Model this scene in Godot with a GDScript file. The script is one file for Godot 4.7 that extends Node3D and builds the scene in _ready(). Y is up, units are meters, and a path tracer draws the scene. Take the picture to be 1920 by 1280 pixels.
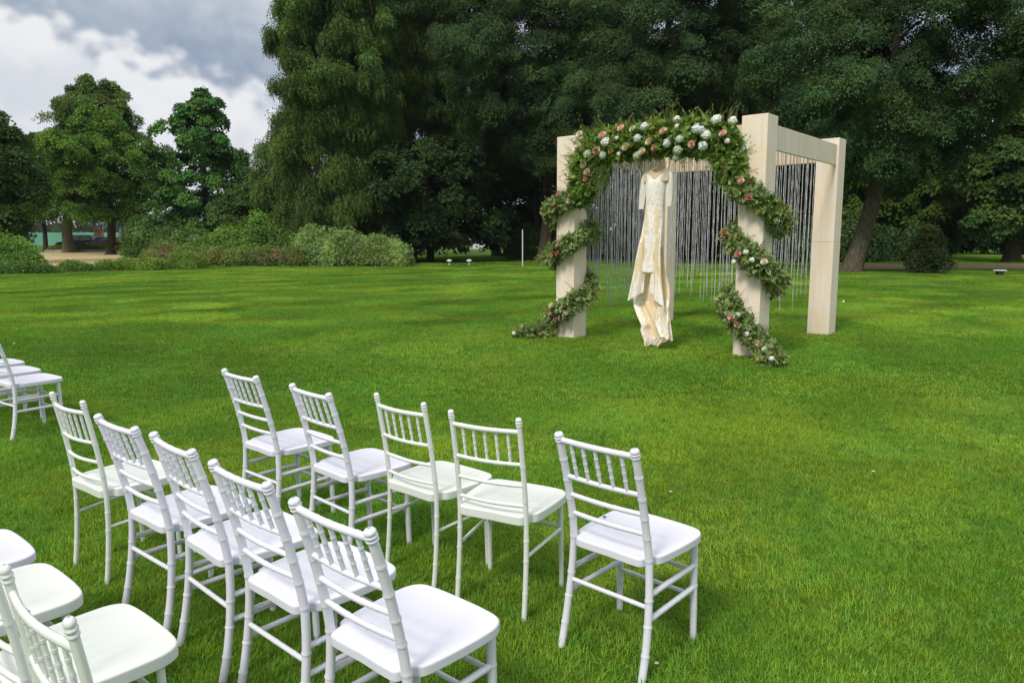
extends Node3D

# ------------------------------------------------------------------ mesh builder
class MB:
	var v := PackedVector3Array()
	var n := PackedVector3Array()
	var c := PackedColorArray()
	var uv := PackedVector2Array()
	var idx := PackedInt32Array()

	func vert(p: Vector3, nn: Vector3, col: Color, t := Vector2.ZERO) -> int:
		v.append(p); n.append(nn); c.append(col); uv.append(t)
		return v.size() - 1

	func face(a: int, b: int, d: int) -> void:   # counter-clockwise seen from the front
		idx.append(a); idx.append(d); idx.append(b)

	func tri(a: Vector3, b: Vector3, d: Vector3, col := Color.WHITE, nn := Vector3.ZERO) -> void:
		var m := nn
		if m == Vector3.ZERO:
			m = (b - a).cross(d - a).normalized()
		var i := vert(a, m, col)
		vert(b, m, col); vert(d, m, col)
		face(i, i + 1, i + 2)

	func quad(a: Vector3, b: Vector3, d: Vector3, e: Vector3, col := Color.WHITE) -> void:
		var m := (b - a).cross(e - a).normalized()
		var i := vert(a, m, col, Vector2(0, 0))
		vert(b, m, col, Vector2(1, 0)); vert(d, m, col, Vector2(1, 1)); vert(e, m, col, Vector2(0, 1))
		face(i, i + 1, i + 2); face(i, i + 2, i + 3)

	func box(lo: Vector3, hi: Vector3, col := Color.WHITE, bev := 0.0) -> void:
		# a box whose twelve edges are cut by bev
		var b := bev
		var x0 := lo.x; var x1 := hi.x; var y0 := lo.y; var y1 := hi.y; var z0 := lo.z; var z1 := hi.z
		quad(Vector3(x0 + b, y0 + b, z1), Vector3(x1 - b, y0 + b, z1), Vector3(x1 - b, y1 - b, z1), Vector3(x0 + b, y1 - b, z1), col)
		quad(Vector3(x1 - b, y0 + b, z0), Vector3(x0 + b, y0 + b, z0), Vector3(x0 + b, y1 - b, z0), Vector3(x1 - b, y1 - b, z0), col)
		quad(Vector3(x1, y0 + b, z1 - b), Vector3(x1, y0 + b, z0 + b), Vector3(x1, y1 - b, z0 + b), Vector3(x1, y1 - b, z1 - b), col)
		quad(Vector3(x0, y0 + b, z0 + b), Vector3(x0, y0 + b, z1 - b), Vector3(x0, y1 - b, z1 - b), Vector3(x0, y1 - b, z0 + b), col)
		quad(Vector3(x0 + b, y1, z1 - b), Vector3(x1 - b, y1, z1 - b), Vector3(x1 - b, y1, z0 + b), Vector3(x0 + b, y1, z0 + b), col)
		quad(Vector3(x0 + b, y0, z0 + b), Vector3(x1 - b, y0, z0 + b), Vector3(x1 - b, y0, z1 - b), Vector3(x0 + b, y0, z1 - b), col)
		if b > 0.0:
			for sx in [0, 1]:
				for sy in [0, 1]:
					var X := x1 if sx else x0
					var Y := y1 if sy else y0
					var Xi := x1 - b if sx else x0 + b
					var Yi := y1 - b if sy else y0 + b
					var p := [Vector3(X, Yi, z0 + b), Vector3(X, Yi, z1 - b), Vector3(Xi, Y, z1 - b), Vector3(Xi, Y, z0 + b)]
					if sx == sy:
						p.reverse()
					quad(p[0], p[1], p[2], p[3], col)
			for sx in [0, 1]:
				for sz in [0, 1]:
					var X := x1 if sx else x0
					var Z := z1 if sz else z0
					var Xi := x1 - b if sx else x0 + b
					var Zi := z1 - b if sz else z0 + b
					var p := [Vector3(X, y0 + b, Zi), Vector3(X, y1 - b, Zi), Vector3(Xi, y1 - b, Z), Vector3(Xi, y0 + b, Z)]
					if sx != sz:
						p.reverse()
					quad(p[0], p[1], p[2], p[3], col)
			for sy in [0, 1]:
				for sz in [0, 1]:
					var Y := y1 if sy else y0
					var Z := z1 if sz else z0
					var Yi := y1 - b if sy else y0 + b
					var Zi := z1 - b if sz else z0 + b
					var p := [Vector3(x0 + b, Y, Zi), Vector3(x1 - b, Y, Zi), Vector3(x1 - b, Yi, Z), Vector3(x0 + b, Yi, Z)]
					if sy == sz:
						p.reverse()
					quad(p[0], p[1], p[2], p[3], col)

	func tube(path: PackedVector3Array, rad: PackedFloat32Array, sides: int, col := Color.WHITE, caps := true, wob := 0.0, wseed := 0.0) -> void:
		var k := path.size()
		var first := v.size()
		var t0 := (path[1] - path[0]).normalized()
		var side := t0.cross(Vector3(0.31, 0.2, 0.93)).normalized()
		if absf(t0.y) < 0.9:
			side = t0.cross(Vector3.UP).normalized()
		var run := 0.0
		for i in k:
			var t := (path[mini(i + 1, k - 1)] - path[maxi(i - 1, 0)]).normalized()
			side = (side - t * side.dot(t)).normalized()
			var up := t.cross(side)
			if i > 0:
				run += path[i].distance_to(path[i - 1])
			var slope := 0.0
			if i > 0 and i < k - 1:
				var dl := path[i + 1].distance_to(path[i - 1])
				if dl > 1e-6:
					slope = (rad[i + 1] - rad[i - 1]) / dl
			for j in sides + 1:
				var a := TAU * j / sides
				var d := side * cos(a) + up * sin(a)
				var r := rad[i]
				if wob > 0.0:
					r *= 1.0 + wob * (sin(a * 3.0 + wseed + run * 0.7) * 0.6 + sin(a * 5.0 + wseed * 2.0 - run * 0.5) * 0.4)
				vert(path[i] + d * r, (d - t * slope).normalized(), col, Vector2(float(j) / sides, run))
		for i in k - 1:
			for j in sides:
				var a := first + i * (sides + 1) + j
				face(a, a + sides + 2, a + sides + 1)
				face(a, a + 1, a + sides + 2)
		if caps:
			for e in [0, k - 1]:
				var dirn := (path[e] - path[1 if e == 0 else k - 2]).normalized()
				var m := vert(path[e], dirn, col)
				var ring := PackedInt32Array()
				for j in sides + 1:
					ring.append(vert(v[first + e * (sides + 1) + j], dirn, col))
				for j in sides:
					if e == 0:
						face(m, ring[j + 1], ring[j])
					else:
						face(m, ring[j], ring[j + 1])

	func grid(nu: int, nv: int, f: Callable, colf: Callable) -> void:
		# f(u, v) -> point, colf(u, v, p) -> colour; smooth normals by differences
		var first := v.size()
		for i in nv + 1:
			for j in nu + 1:
				var a := float(j) / nu
				var b := float(i) / nv
				var p: Vector3 = f.call(a, b)
				var e := 0.002
				var du: Vector3 = f.call(minf(a + e, 1.0), b) - f.call(maxf(a - e, 0.0), b)
				var dv: Vector3 = f.call(a, minf(b + e, 1.0)) - f.call(a, maxf(b - e, 0.0))
				vert(p, du.cross(dv).normalized(), colf.call(a, b, p), Vector2(a, b))
		for i in nv:
			for j in nu:
				var a := first + i * (nu + 1) + j
				face(a, a + 1, a + nu + 2)
				face(a, a + nu + 2, a + nu + 1)

	func mesh() -> ArrayMesh:
		var arr := []
		arr.resize(Mesh.ARRAY_MAX)
		arr[Mesh.ARRAY_VERTEX] = v
		arr[Mesh.ARRAY_NORMAL] = n
		arr[Mesh.ARRAY_COLOR] = c
		arr[Mesh.ARRAY_TEX_UV] = uv
		arr[Mesh.ARRAY_INDEX] = idx
		var m := ArrayMesh.new()
		m.add_surface_from_arrays(Mesh.PRIMITIVE_TRIANGLES, arr)
		return m

# ------------------------------------------------------------------ helpers
var rng := RandomNumberGenerator.new()
var taken := {}
var M := {}
var NZ := FastNoiseLite.new()

func numbered(called: String) -> String:
	var k: int = taken.get(called, 0)
	taken[called] = k + 1
	return called if k == 0 else "%s_%03d" % [called, k]

func tag(o: Node, label: String, category: String, group := "") -> void:
	o.set_meta("label", label); o.set_meta("category", category)
	if group:
		o.set_meta("group", group)

func thing(called: String, label: String, category: String, at := Vector3.ZERO, turn := 0.0, group := "") -> Node3D:
	var o := Node3D.new()
	o.name = numbered(called)
	o.position = at; o.rotation.y = turn
	tag(o, label, category, group)
	add_child(o, true)
	return o

func part(called: String, m: Mesh, mat: Material, parent: Node) -> MeshInstance3D:
	var o := MeshInstance3D.new()
	o.name = called if parent != self else numbered(called)
	o.mesh = m
	o.material_override = mat
	var k := 0
	if parent != self:
		while parent.has_node(NodePath(String(o.name))):
			k += 1
			o.name = "%s_%03d" % [called, k]
	parent.add_child(o, true)
	return o

func counted(called: String, k: int, m: Mesh, mat: Material, parent: Node, tr := Transform3D()) -> MeshInstance3D:
	var o := MeshInstance3D.new()
	o.name = called if k == 0 else "%s_%03d" % [called, k]
	o.mesh = m
	o.material_override = mat
	o.transform = tr
	parent.add_child(o, true)
	return o

func structure(called: String, m: Mesh, mat: Material, label: String) -> MeshInstance3D:
	var o := part(called, m, mat, self)
	o.set_meta("kind", "structure"); o.set_meta("label", label)
	return o

func scatter(called: String, m: Mesh, mat: Material, xf: Array[Transform3D], cols: PackedColorArray, parent: Node) -> MultiMeshInstance3D:
	var mm := MultiMesh.new()
	mm.transform_format = MultiMesh.TRANSFORM_3D
	mm.use_colors = true
	mm.mesh = m
	mm.instance_count = xf.size()
	for i in xf.size():
		mm.set_instance_transform(i, xf[i])
		mm.set_instance_color(i, cols[i])
	var o := MultiMeshInstance3D.new()
	o.name = called
	var k := 0
	while parent.has_node(NodePath(String(o.name))):
		k += 1
		o.name = "%s_%03d" % [called, k]
	o.multimesh = mm
	o.set_meta("kind", "stuff")
	o.material_override = mat
	parent.add_child(o, true)
	return o

func mat(r: float, g: float, b: float, rough := 0.8, spec := 0.5) -> StandardMaterial3D:   # linear base colour
	var m := StandardMaterial3D.new()
	m.albedo_color = Color(r, g, b).linear_to_srgb()
	m.roughness = rough
	m.metallic_specular = spec
	return m

func vmat(rough := 0.8, spec := 0.5, back := 0.0) -> StandardMaterial3D:
	var m := StandardMaterial3D.new()
	m.vertex_color_use_as_albedo = true
	m.roughness = rough
	m.metallic_specular = spec
	if back > 0.0:
		m.backlight_enabled = true
		m.backlight = Color(back, back, back * 0.6)
	return m

func noise(freq: float, oct := 4, s := 1, type := FastNoiseLite.TYPE_SIMPLEX_SMOOTH) -> FastNoiseLite:
	var f := FastNoiseLite.new()
	f.noise_type = type
	f.seed = s
	f.frequency = freq
	f.fractal_type = FastNoiseLite.FRACTAL_FBM if oct > 1 else FastNoiseLite.FRACTAL_NONE
	f.fractal_octaves = oct
	return f

func rr(a: float, b: float) -> float:
	return rng.randf_range(a, b)

func rdir() -> Vector3:
	var y := rr(-1, 1)
	var a := rr(0, TAU)
	var s := sqrt(1.0 - y * y)
	return Vector3(s * cos(a), y, s * sin(a))

func yframe(y: Vector3, spin: float) -> Basis:
	var yy := y.normalized()
	var ref := Vector3(1, 0, 0) if absf(yy.x) < 0.8 else Vector3(0, 0, 1)
	var x := ref.cross(yy).normalized()
	var z := x.cross(yy)
	return Basis(x, yy, z) * Basis(Vector3.UP, spin)

func smooth01(a: float, b: float, x: float) -> float:
	var t := clampf((x - a) / (b - a), 0.0, 1.0)
	return t * t * (3.0 - 2.0 * t)

func catmull(pts: PackedVector3Array, per: int) -> PackedVector3Array:
	var out := PackedVector3Array()
	for i in pts.size() - 1:
		var p0 := pts[maxi(i - 1, 0)]
		var p3 := pts[mini(i + 2, pts.size() - 1)]
		for k in per:
			out.append(pts[i].cubic_interpolate(pts[i + 1], p0, p3, float(k) / per))
	out.append(pts[pts.size() - 1])
	return out

# the ground: flat lawn that rises gently behind the flower beds on the far side; d is the distance in front of the camera
func gh(x: float, d: float) -> float:
	var k := smooth01(-11.0, -22.0, x)
	return k * 0.019 * clampf(d - 43.0, 0.0, 60.0)

func gp(x: float, d: float, up := 0.0) -> Vector3:
	return Vector3(x, gh(x, d) + up, -d)

# ------------------------------------------------------------------ sky
func sky_image() -> Image:
	var w := 2048
	var h := 1024
	var im := Image.create(w, h, false, Image.FORMAT_RGBF)
	var f4 := noise(16.0, 4, 29)
	var f1 := noise(1.6, 5, 11)
	var f2 := noise(5.0, 5, 23)
	var f3 := noise(0.9, 3, 5)
	for y in h:
		var el := (0.5 - (y + 0.5) / h) * 180.0
		for x in w:
			var az := (x + 0.5) / w * TAU
			if el < -2.0:
				im.set_pixel(x, y, Color(0.16, 0.19, 0.14))
				continue
			var e := deg_to_rad(el)
			var d := Vector3(cos(e) * sin(az), sin(e), -cos(e) * cos(az))
			var q := Vector3(d.x, d.y * 0.9, d.z)
			var a := f1.get_noise_3dv(q * 2.0)
			var b := f2.get_noise_3dv(q * 1.6)
			var g := f3.get_noise_3dv(q * 2.0)
			var c := f2.get_noise_3dv(Vector3(d.x, d.y * 1.6, d.z) * 5.0)
			var k := f4.get_noise_3dv(Vector3(d.x, d.y * 1.5, d.z))
			var edge := 10.6 + 5.0 * sin(3.0 * az + deg_to_rad(240.0)) + a * 1.4 + b * 1.8 + c * 1.9 + k * 1.2
			var white := Color(0.89, 0.905, 0.94).lerp(Color(0.72, 0.755, 0.82), clampf(0.36 - a * 1.2 - b * 0.9 - c * 0.5 - k * 0.4, 0, 1))
			white = white.lerp(Color(0.92, 0.93, 0.95), smooth01(3.5, 0.2, edge - el) * clampf(0.6 + b * 2.0, 0, 1))
			var dark := Color(0.32, 0.40, 0.52).lerp(Color(0.40, 0.475, 0.585), clampf(0.4 + b * 2.0 + a + k * 0.5, 0, 1))
			var high := Color(0.50, 0.56, 0.66).lerp(Color(0.66, 0.70, 0.77), clampf(0.5 + a * 1.4 + g * 1.2, 0, 1))
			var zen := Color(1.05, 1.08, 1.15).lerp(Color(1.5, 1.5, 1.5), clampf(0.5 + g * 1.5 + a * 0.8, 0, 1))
			var up := dark.lerp(high, smooth01(1.2, 8.0, el - edge + g * 3.0 + b * 2.5))
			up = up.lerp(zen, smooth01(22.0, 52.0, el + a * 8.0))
			var col := white.lerp(up, smooth01(-0.9, 1.1, el - edge))
			im.set_pixel(x, y, col)
	return im

# ------------------------------------------------------------------ textures
func tex(im: Image) -> ImageTexture:
	return ImageTexture.create_from_image(im)

func wood_image(s: int) -> Image:
	var w := 256
	var h := 1024
	var im := Image.create(w, h, false, Image.FORMAT_RGB8)
	var a := noise(0.02, 4, s)
	var b := noise(0.05, 3, s + 1)
	var c := noise(0.006, 3, s + 2)
	for y in h:
		for x in w:
			var grain := a.get_noise_2d(x * 2.4, y * 0.10)
			var fine := b.get_noise_2d(x * 4.0, y * 0.25)
			var blot := c.get_noise_2d(x * 1.4, y * 0.7)
			var t := clampf(0.5 + grain * 0.75 + fine * 0.35, 0, 1)
			var col := Color(0.895, 0.825, 0.735).lerp(Color(0.93, 0.885, 0.82), t)
			col = col.lerp(Color(0.92, 0.83, 0.715), clampf(blot * 1.2, 0, 0.5))
			col = col.lerp(Color(0.90, 0.875, 0.84), clampf(-blot * 1.2, 0, 0.6))
			im.set_pixel(x, y, col)
	return im

func blotch(c0: Color, c1: Color, c2: Color, f: float, s: int, size := 256) -> ImageTexture:
	var im := Image.create(size, size, false, Image.FORMAT_RGB8)
	var a := noise(f, 5, s)
	var b := noise(f * 6.0, 3, s + 3)
	for y in size:
		for x in size:
			var ax := TAU * x / size
			var ay := TAU * y / size
			var k := size / TAU
			var p := Vector3(cos(ax) * k, sin(ax) * k, cos(ay) * k)
			var q := sin(ay) * k
			var t := clampf(0.5 + a.get_noise_3d(p.x, p.y + q * 0.7, p.z - q * 0.4), 0, 1)
			var u := clampf(0.5 + b.get_noise_3d(p.x, p.y + q * 0.7, p.z - q * 0.4), 0, 1)
			im.set_pixel(x, y, c0.lerp(c1, t).lerp(c2, u * 0.6))
	return tex(im)

func bark_material(col: Color, s: int) -> StandardMaterial3D:
	var w := 256
	var im := Image.create(w, w, false, Image.FORMAT_RGB8)
	var hi := Image.create(w, w, false, Image.FORMAT_RGB8)
	var a := noise(0.035, 4, s)
	var b := noise(0.02, 3, s + 2)
	for y in w:
		for x in w:
			var ax := TAU * x / w
			var k := w / TAU
			var r := absf(a.get_noise_3d(cos(ax) * k * 2.0, sin(ax) * k * 2.0, y * 0.55))
			var t := clampf(r * 3.2, 0, 1)
			var u := clampf(0.5 + b.get_noise_3d(cos(ax) * k, sin(ax) * k, y), 0, 1)
			var cc := Color(col.r * 0.35, col.g * 0.35, col.b * 0.35).lerp(col, t).lerp(Color(col.r * 0.9, col.g * 1.05, col.b * 0.8), u * 0.5)
			im.set_pixel(x, y, cc.linear_to_srgb())
			hi.set_pixel(x, y, Color(t, t, t))
	var m := StandardMaterial3D.new()
	m.albedo_texture = tex(im)
	m.roughness = 0.95
	m.metallic_specular = 0.2
	m.heightmap_enabled = true
	m.heightmap_texture = tex(hi)
	m.heightmap_scale = 4.0
	m.uv1_scale = Vector3(2, 0.5, 1)
	return m

# ------------------------------------------------------------------ foliage meshes
func add_leaf(b: MB, p: Vector3, dirn: Vector3, up: Vector3, l: float, w: float, ca: Color, cb: Color, fold := 0.25, curl := 0.15) -> void:
	# a leaf of four faces folded along its midrib: base, two shoulders, tip
	var d := dirn.normalized()
	var s := d.cross(up).normalized()
	var nn := s.cross(d).normalized()
	var mid := p + d * l * 0.45 - nn * l * fold * 0.25
	var tip := p + d * l - nn * l * curl
	var lf := p + d * l * 0.42 + s * w * 0.5
	var rt := p + d * l * 0.42 - s * w * 0.5
	for side in [[lf, 1.0], [rt, -1.0]]:
		var e: Vector3 = side[0]
		var sg: float = side[1]
		var m := (nn - s * sg * fold).normalized()
		var i := b.vert(p, m, ca)
		b.vert(mid, m, ca); b.vert(e, m, cb); b.vert(tip, m, cb)
		if sg > 0:
			b.face(i, i + 2, i + 1); b.face(i + 1, i + 2, i + 3)
		else:
			b.face(i, i + 1, i + 2); b.face(i + 1, i + 3, i + 2)

func leaf_cluster(n: int, rad: float, l: float, w: float, s: int, ca := Color.WHITE, cb := Color.WHITE, dome := 0.4, flat := 0.75) -> ArrayMesh:
	rng.seed = s
	var b := MB.new()
	for i in n:
		var a := rr(0, TAU)
		var q := sqrt(rng.randf())
		var p := Vector3(cos(a) * q * rad, rad * dome * (1.0 - q * q) + rr(-0.18, 0.12) * rad, sin(a) * q * rad)
		var out := Vector3(cos(a), 0, sin(a))
		var d := (out * rr(0.3, 1.0) + rdir() * 0.6 + Vector3(0, rr(-0.5, 0.15), 0)).normalized()
		var up := (Vector3.UP * flat + out * q * 0.4 + rdir() * 0.55).normalized()
		var k := rr(0.75, 1.25)
		var t := rr(0.8, 1.2)
		add_leaf(b, p, d, up, l * k, w * k, ca * t, cb * t)
	return b.mesh()

func weeping_cluster(strands: int, length: float, l: float, w: float, s: int) -> ArrayMesh:
	rng.seed = s
	var b := MB.new()
	for k in strands:
		var a := rr(0, TAU)
		var p := Vector3(cos(a), 0, sin(a)) * rr(0.02, 0.50)
		var drift := Vector3(cos(a), 0, sin(a)) * rr(0.02, 0.25)
		var len := length * rr(0.6, 1.1)
		var m := int(len / 0.05)
		for i in m:
			var t := float(i) / m
			var q := p + drift * sin(t * PI * 0.5) + Vector3(0, -len * t, 0)
			var d := (rdir() + Vector3(0, -0.9, 0)).normalized()
			var sc := rr(0.7, 1.25)
			var col := Color.WHITE * rr(0.8, 1.2)
			add_leaf(b, q + rdir() * 0.03, d, (rdir() + Vector3(0, 0.5, 0)).normalized(), l * sc, w * sc, col, col)
	for i in 24:
		var p := rdir() * 0.5 * pow(rng.randf(), 0.5)
		var col := Color.WHITE * rr(0.75, 1.25)
		add_leaf(b, p, rdir() + Vector3(0, -0.5, 0), rdir() + Vector3(0, 0.8, 0), l * rr(0.8, 1.3), w * rr(0.8, 1.3), col, col)
	return b.mesh()

# ------------------------------------------------------------------ trees
var LEAF := {}
var n_limb := 0

func prof(kind: int, t: float) -> float:
	if kind == 0:      # broad oval
		return pow(maxf(sin(PI * clampf(t * 0.86 + 0.12, 0, 1)), 0.0), 0.6)
	if kind == 1:      # broad base narrowing to a blunt point
		return pow(clampf(1.0 - t, 0, 1), 0.42) * smooth01(-0.35, 0.25, t)
	if kind == 2:      # tall column
		return pow(maxf(sin(PI * clampf(t * 0.75 + 0.2, 0, 1)), 0.0), 0.4)
	if kind == 4:      # egg: widest low down, drawn out to a loose point
		return minf(pow(clampf(1.0 - t, 0, 1), 0.47) * 1.14, 1.0) * smooth01(-0.22, 0.16, t)
	return sqrt(maxf(1.0 - pow(2.0 * t - 1.0, 2.0), 0.0))   # ball

func tree(called: String, label: String, at: Vector3, P: Dictionary) -> Node3D:
	var s: int = P.seed
	var root := thing(called, label, "tree", at, 0.0, P.get("group", ""))
	var h: float = P.h
	var base: float = P.base
	var R: float = P.r
	var off: Vector3 = P.get("off", Vector3.ZERO)          # where the crown's axis stands over the root
	var lean: Vector3 = P.get("lean", Vector3.ZERO)        # the trunk's drift over its height
	var tr: float = P.get("trunk", 0.35)
	var weep: bool = P.get("weep", false)
	rng.seed = s
	# trunk
	var axis := PackedVector3Array()
	var ctl := PackedVector3Array()
	var bend := Vector3(rr(-1, 1), 0, rr(-1, 1)) * 0.02 * h
	for i in 7:
		var t := i / 6.0
		ctl.append(Vector3(0, -0.15 if i == 0 else h * 0.93 * t, 0) + lean * t * (1.15 - 0.15 * t) + (off - lean * 0.0) * smooth01(0.1, 0.9, t) * 1.0 + bend * sin(t * 5.0))
	axis = catmull(ctl, 4)
	var rad := PackedFloat32Array()
	for i in axis.size():
		var t := float(i) / (axis.size() - 1)
		rad.append(tr * pow(1.0 - t * 0.96, 0.9) * (1.0 + 0.55 * pow(maxf(1.0 - t * 12.0, 0.0), 2.0)))
	var b := MB.new()
	b.tube(axis, rad, 14, Color.WHITE, true, 0.07, s)
	var bark: Material = P.get("bark", M.bark)
	part("trunk", b.mesh(), bark, root)
	var axis_at := func(y: float) -> Vector3:
		for i in axis.size() - 1:
			if axis[i + 1].y >= y:
				var k := clampf((y - axis[i].y) / maxf(axis[i + 1].y - axis[i].y, 0.01), 0, 1)
				return axis[i].lerp(axis[i + 1], k)
		return axis[axis.size() - 1]
	# clumps
	var n: int = P.clumps
	var per: int = P.per
	var cr: float = P.cr
	var xf: Array[Transform3D] = []
	var cols := PackedColorArray()
	var tint: Color = P.get("tint", Color(0.05, 0.085, 0.03))
	var limbs := 0
	var most: int = P.get("limbs", 12)
	var squash: float = P.get("squash", 0.7)
	var inner: float = P.get("inner", 0.5)
	var lump := noise(0.55, 2, s + 7)
	var rag: float = P.get("rag", 0.35)
	for i in n:
		var t := pow(rng.randf(), P.get("bias", 0.9))
		var a := rr(0, TAU)
		var y := base + (h - base) * t * (1.0 + 0.10 * lump.get_noise_2d(cos(a) * 2.5, sin(a) * 2.5))
		var q := lerpf(inner, 1.0, sqrt(rng.randf()))
		var rho := maxf(R * prof(P.kind, t) * q * rr(0.80, 1.10) * (1.0 + rag * 1.6 * lump.get_noise_3d(cos(a) * 1.6, t * 5.0, sin(a) * 1.6)) - cr * 0.3, 0.0)
		var ax: Vector3 = axis_at.call(y)
		var cc := Vector3(ax.x, y, ax.z) + Vector3(cos(a) * rho, 0, sin(a) * rho)
		var size := cr * rr(0.65, 1.35) * (1.0 - 0.35 * t)
		if limbs < most and rng.randf() < 0.5 and rho > cr * 0.6:
			var y0 := maxf(y - rho * rr(0.4, 0.9), base * 0.75)
			var p0: Vector3 = axis_at.call(y0)
			var mid := p0.lerp(cc, 0.5) + Vector3(0, rr(-0.05, 0.12) * rho, 0)
			var pt := catmull(PackedVector3Array([p0, p0.lerp(mid, 0.5) + rdir() * 0.08 * rho, mid, cc]), 4)
			var lr := PackedFloat32Array()
			var r0 := tr * (1.0 - 0.8 * y0 / h) * rr(0.25, 0.5)
			for k in pt.size():
				lr.append(maxf(r0 * (1.0 - 0.85 * k / (pt.size() - 1.0)), 0.02))
			var lb := MB.new()
			lb.tube(pt, lr, 7, Color.WHITE, false, 0.05, i)
			counted("limb", limbs, lb.mesh(), bark, root)
			limbs += 1
		var shade := rr(0.62, 1.42)
		var hue := rr(-0.12, 0.14)
		var ct := Color(tint.r * shade * (1.0 + hue), tint.g * shade, tint.b * shade * (1.0 - hue))
		if not weep:
			for k in 2:      # leafy shoots that stand out of the clump
				var sd := (rdir() + Vector3(cos(a), 0, sin(a)) * 0.6 + Vector3.UP * 0.9).normalized()
				for j in 3:
					var sp := cc + Vector3(sd.x, sd.y * lerpf(squash, 1.0, 0.5), sd.z) * size * (0.9 + 0.28 * j)
					xf.append(Transform3D(yframe(sd + rdir() * 0.3, rr(0, TAU)).scaled(Vector3.ONE * (0.85 - 0.18 * j) * P.get("ls", 1.0)), sp))
					cols.append(ct * rr(0.9, 1.2))
		for k in per:
			var d := rdir()
			if d.y < -0.2 and rng.randf() < 0.65:
				d.y = -d.y
			var p := cc + Vector3(d.x, d.y * squash, d.z) * size * (rr(0.5, 1.08) if rng.randf() < 0.86 else rr(1.08, 1.5))
			if weep:
				p = cc + Vector3(d.x * 0.8, d.y * squash * 1.3, d.z * 0.8) * size * rr(0.4, 1.0)
			var out := (p - Vector3(ax.x, y - R * 0.35, ax.z)).normalized()
			var bs: Basis
			if weep:
				bs = Basis(Vector3.UP, rr(0, TAU)) * Basis(Vector3(1, 0, 0), rr(-0.15, 0.15))
			else:
				bs = yframe(d * 0.55 + out * 0.5 + Vector3.UP * 0.55 + rdir() * 0.35, rr(0, TAU))
			bs = bs.scaled(Vector3.ONE * rr(0.75, 1.25) * P.get("ls", 1.0))
			xf.append(Transform3D(bs, p))
			var f := rr(0.85, 1.15)
			cols.append(Color(ct.r * f, ct.g * f, ct.b * f))
	scatter("crown", P.leaf, M.foliage, xf, cols, root)
	return root

func bush(called: String, label: String, at: Vector3, P: Dictionary) -> Node3D:
	# mounds of small leaves over short stems; mounds: list of [x, z, width, height]
	rng.seed = P.seed
	var root := thing(called, label, P.get("category", "shrub"), at, 0.0, P.get("group", ""))
	var xf: Array[Transform3D] = []
	var cols := PackedColorArray()
	var tint: Color = P.tint
	var k := 0
	for m in P.mounds:
		var n := int(P.density * m[2] * (m[3] + m[2] * 0.5) * 10.0)
		var sub := []
		for i in int(5 + m[2] * 4):
			var d := rdir()
			d.y = absf(d.y)
			sub.append([Vector3(m[0] + d.x * m[2] * 0.5, d.y * m[3] * 0.8, m[1] + d.z * m[2] * 0.5), rr(0.7, 1.3), rr(-0.1, 0.12), rr(0.22, 0.42)])
		for i in n:
			var d := rdir()
			d.y = absf(d.y)
			var r := pow(rng.randf(), 0.22)
			var p := Vector3(m[0] + d.x * m[2] * 0.55 * r, (0.08 + d.y * r) * m[3] * 0.92, m[1] + d.z * m[2] * 0.55 * r)
			var near := 0
			var best := 1e9
			for q in sub.size():
				var dd: float = p.distance_squared_to(sub[q][0])
				if dd < best:
					best = dd; near = q
			var sb = sub[near]
			var lift := (p - Vector3(m[0], 0, m[1])).normalized()
			p += lift * (sb[3] - 0.3) * m[2] * 0.28
			if rng.randf() < 0.10:
				p += (lift + Vector3.UP * 0.6) * rr(0.05, 0.32) * m[3] * 0.5
			p.y = maxf(p.y, 0.03)
			var bs := yframe(d * 0.6 + Vector3.UP * 0.5 + rdir() * 0.5, rr(0, TAU)).scaled(Vector3.ONE * rr(0.7, 1.3) * P.ls)
			xf.append(Transform3D(bs, p))
			var f: float = sb[1] * rr(0.85, 1.15)
			cols.append(Color(tint.r * f * (1.0 + sb[2]), tint.g * f, tint.b * f * (1.0 - sb[2])))
		for i in 4:
			var sm := MB.new()
			var tip := Vector3(m[0] + rr(-0.3, 0.3) * m[2], m[3] * 0.75, m[1] + rr(-0.3, 0.3) * m[2])
			sm.tube(PackedVector3Array([Vector3(m[0] + rr(-0.1, 0.1), -0.05, m[1] + rr(-0.1, 0.1)), tip * Vector3(0.5, 0.5, 0.5) + Vector3(m[0] * 0.5, 0, m[1] * 0.5), tip]), PackedFloat32Array([0.03, 0.02, 0.008]), 6, Color.WHITE, false)
			counted("stem", k, sm.mesh(), M.bark, root)
			k += 1
	scatter("foliage", P.leaf, P.get("mat", M.foliage), xf, cols, root)
	return root

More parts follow.
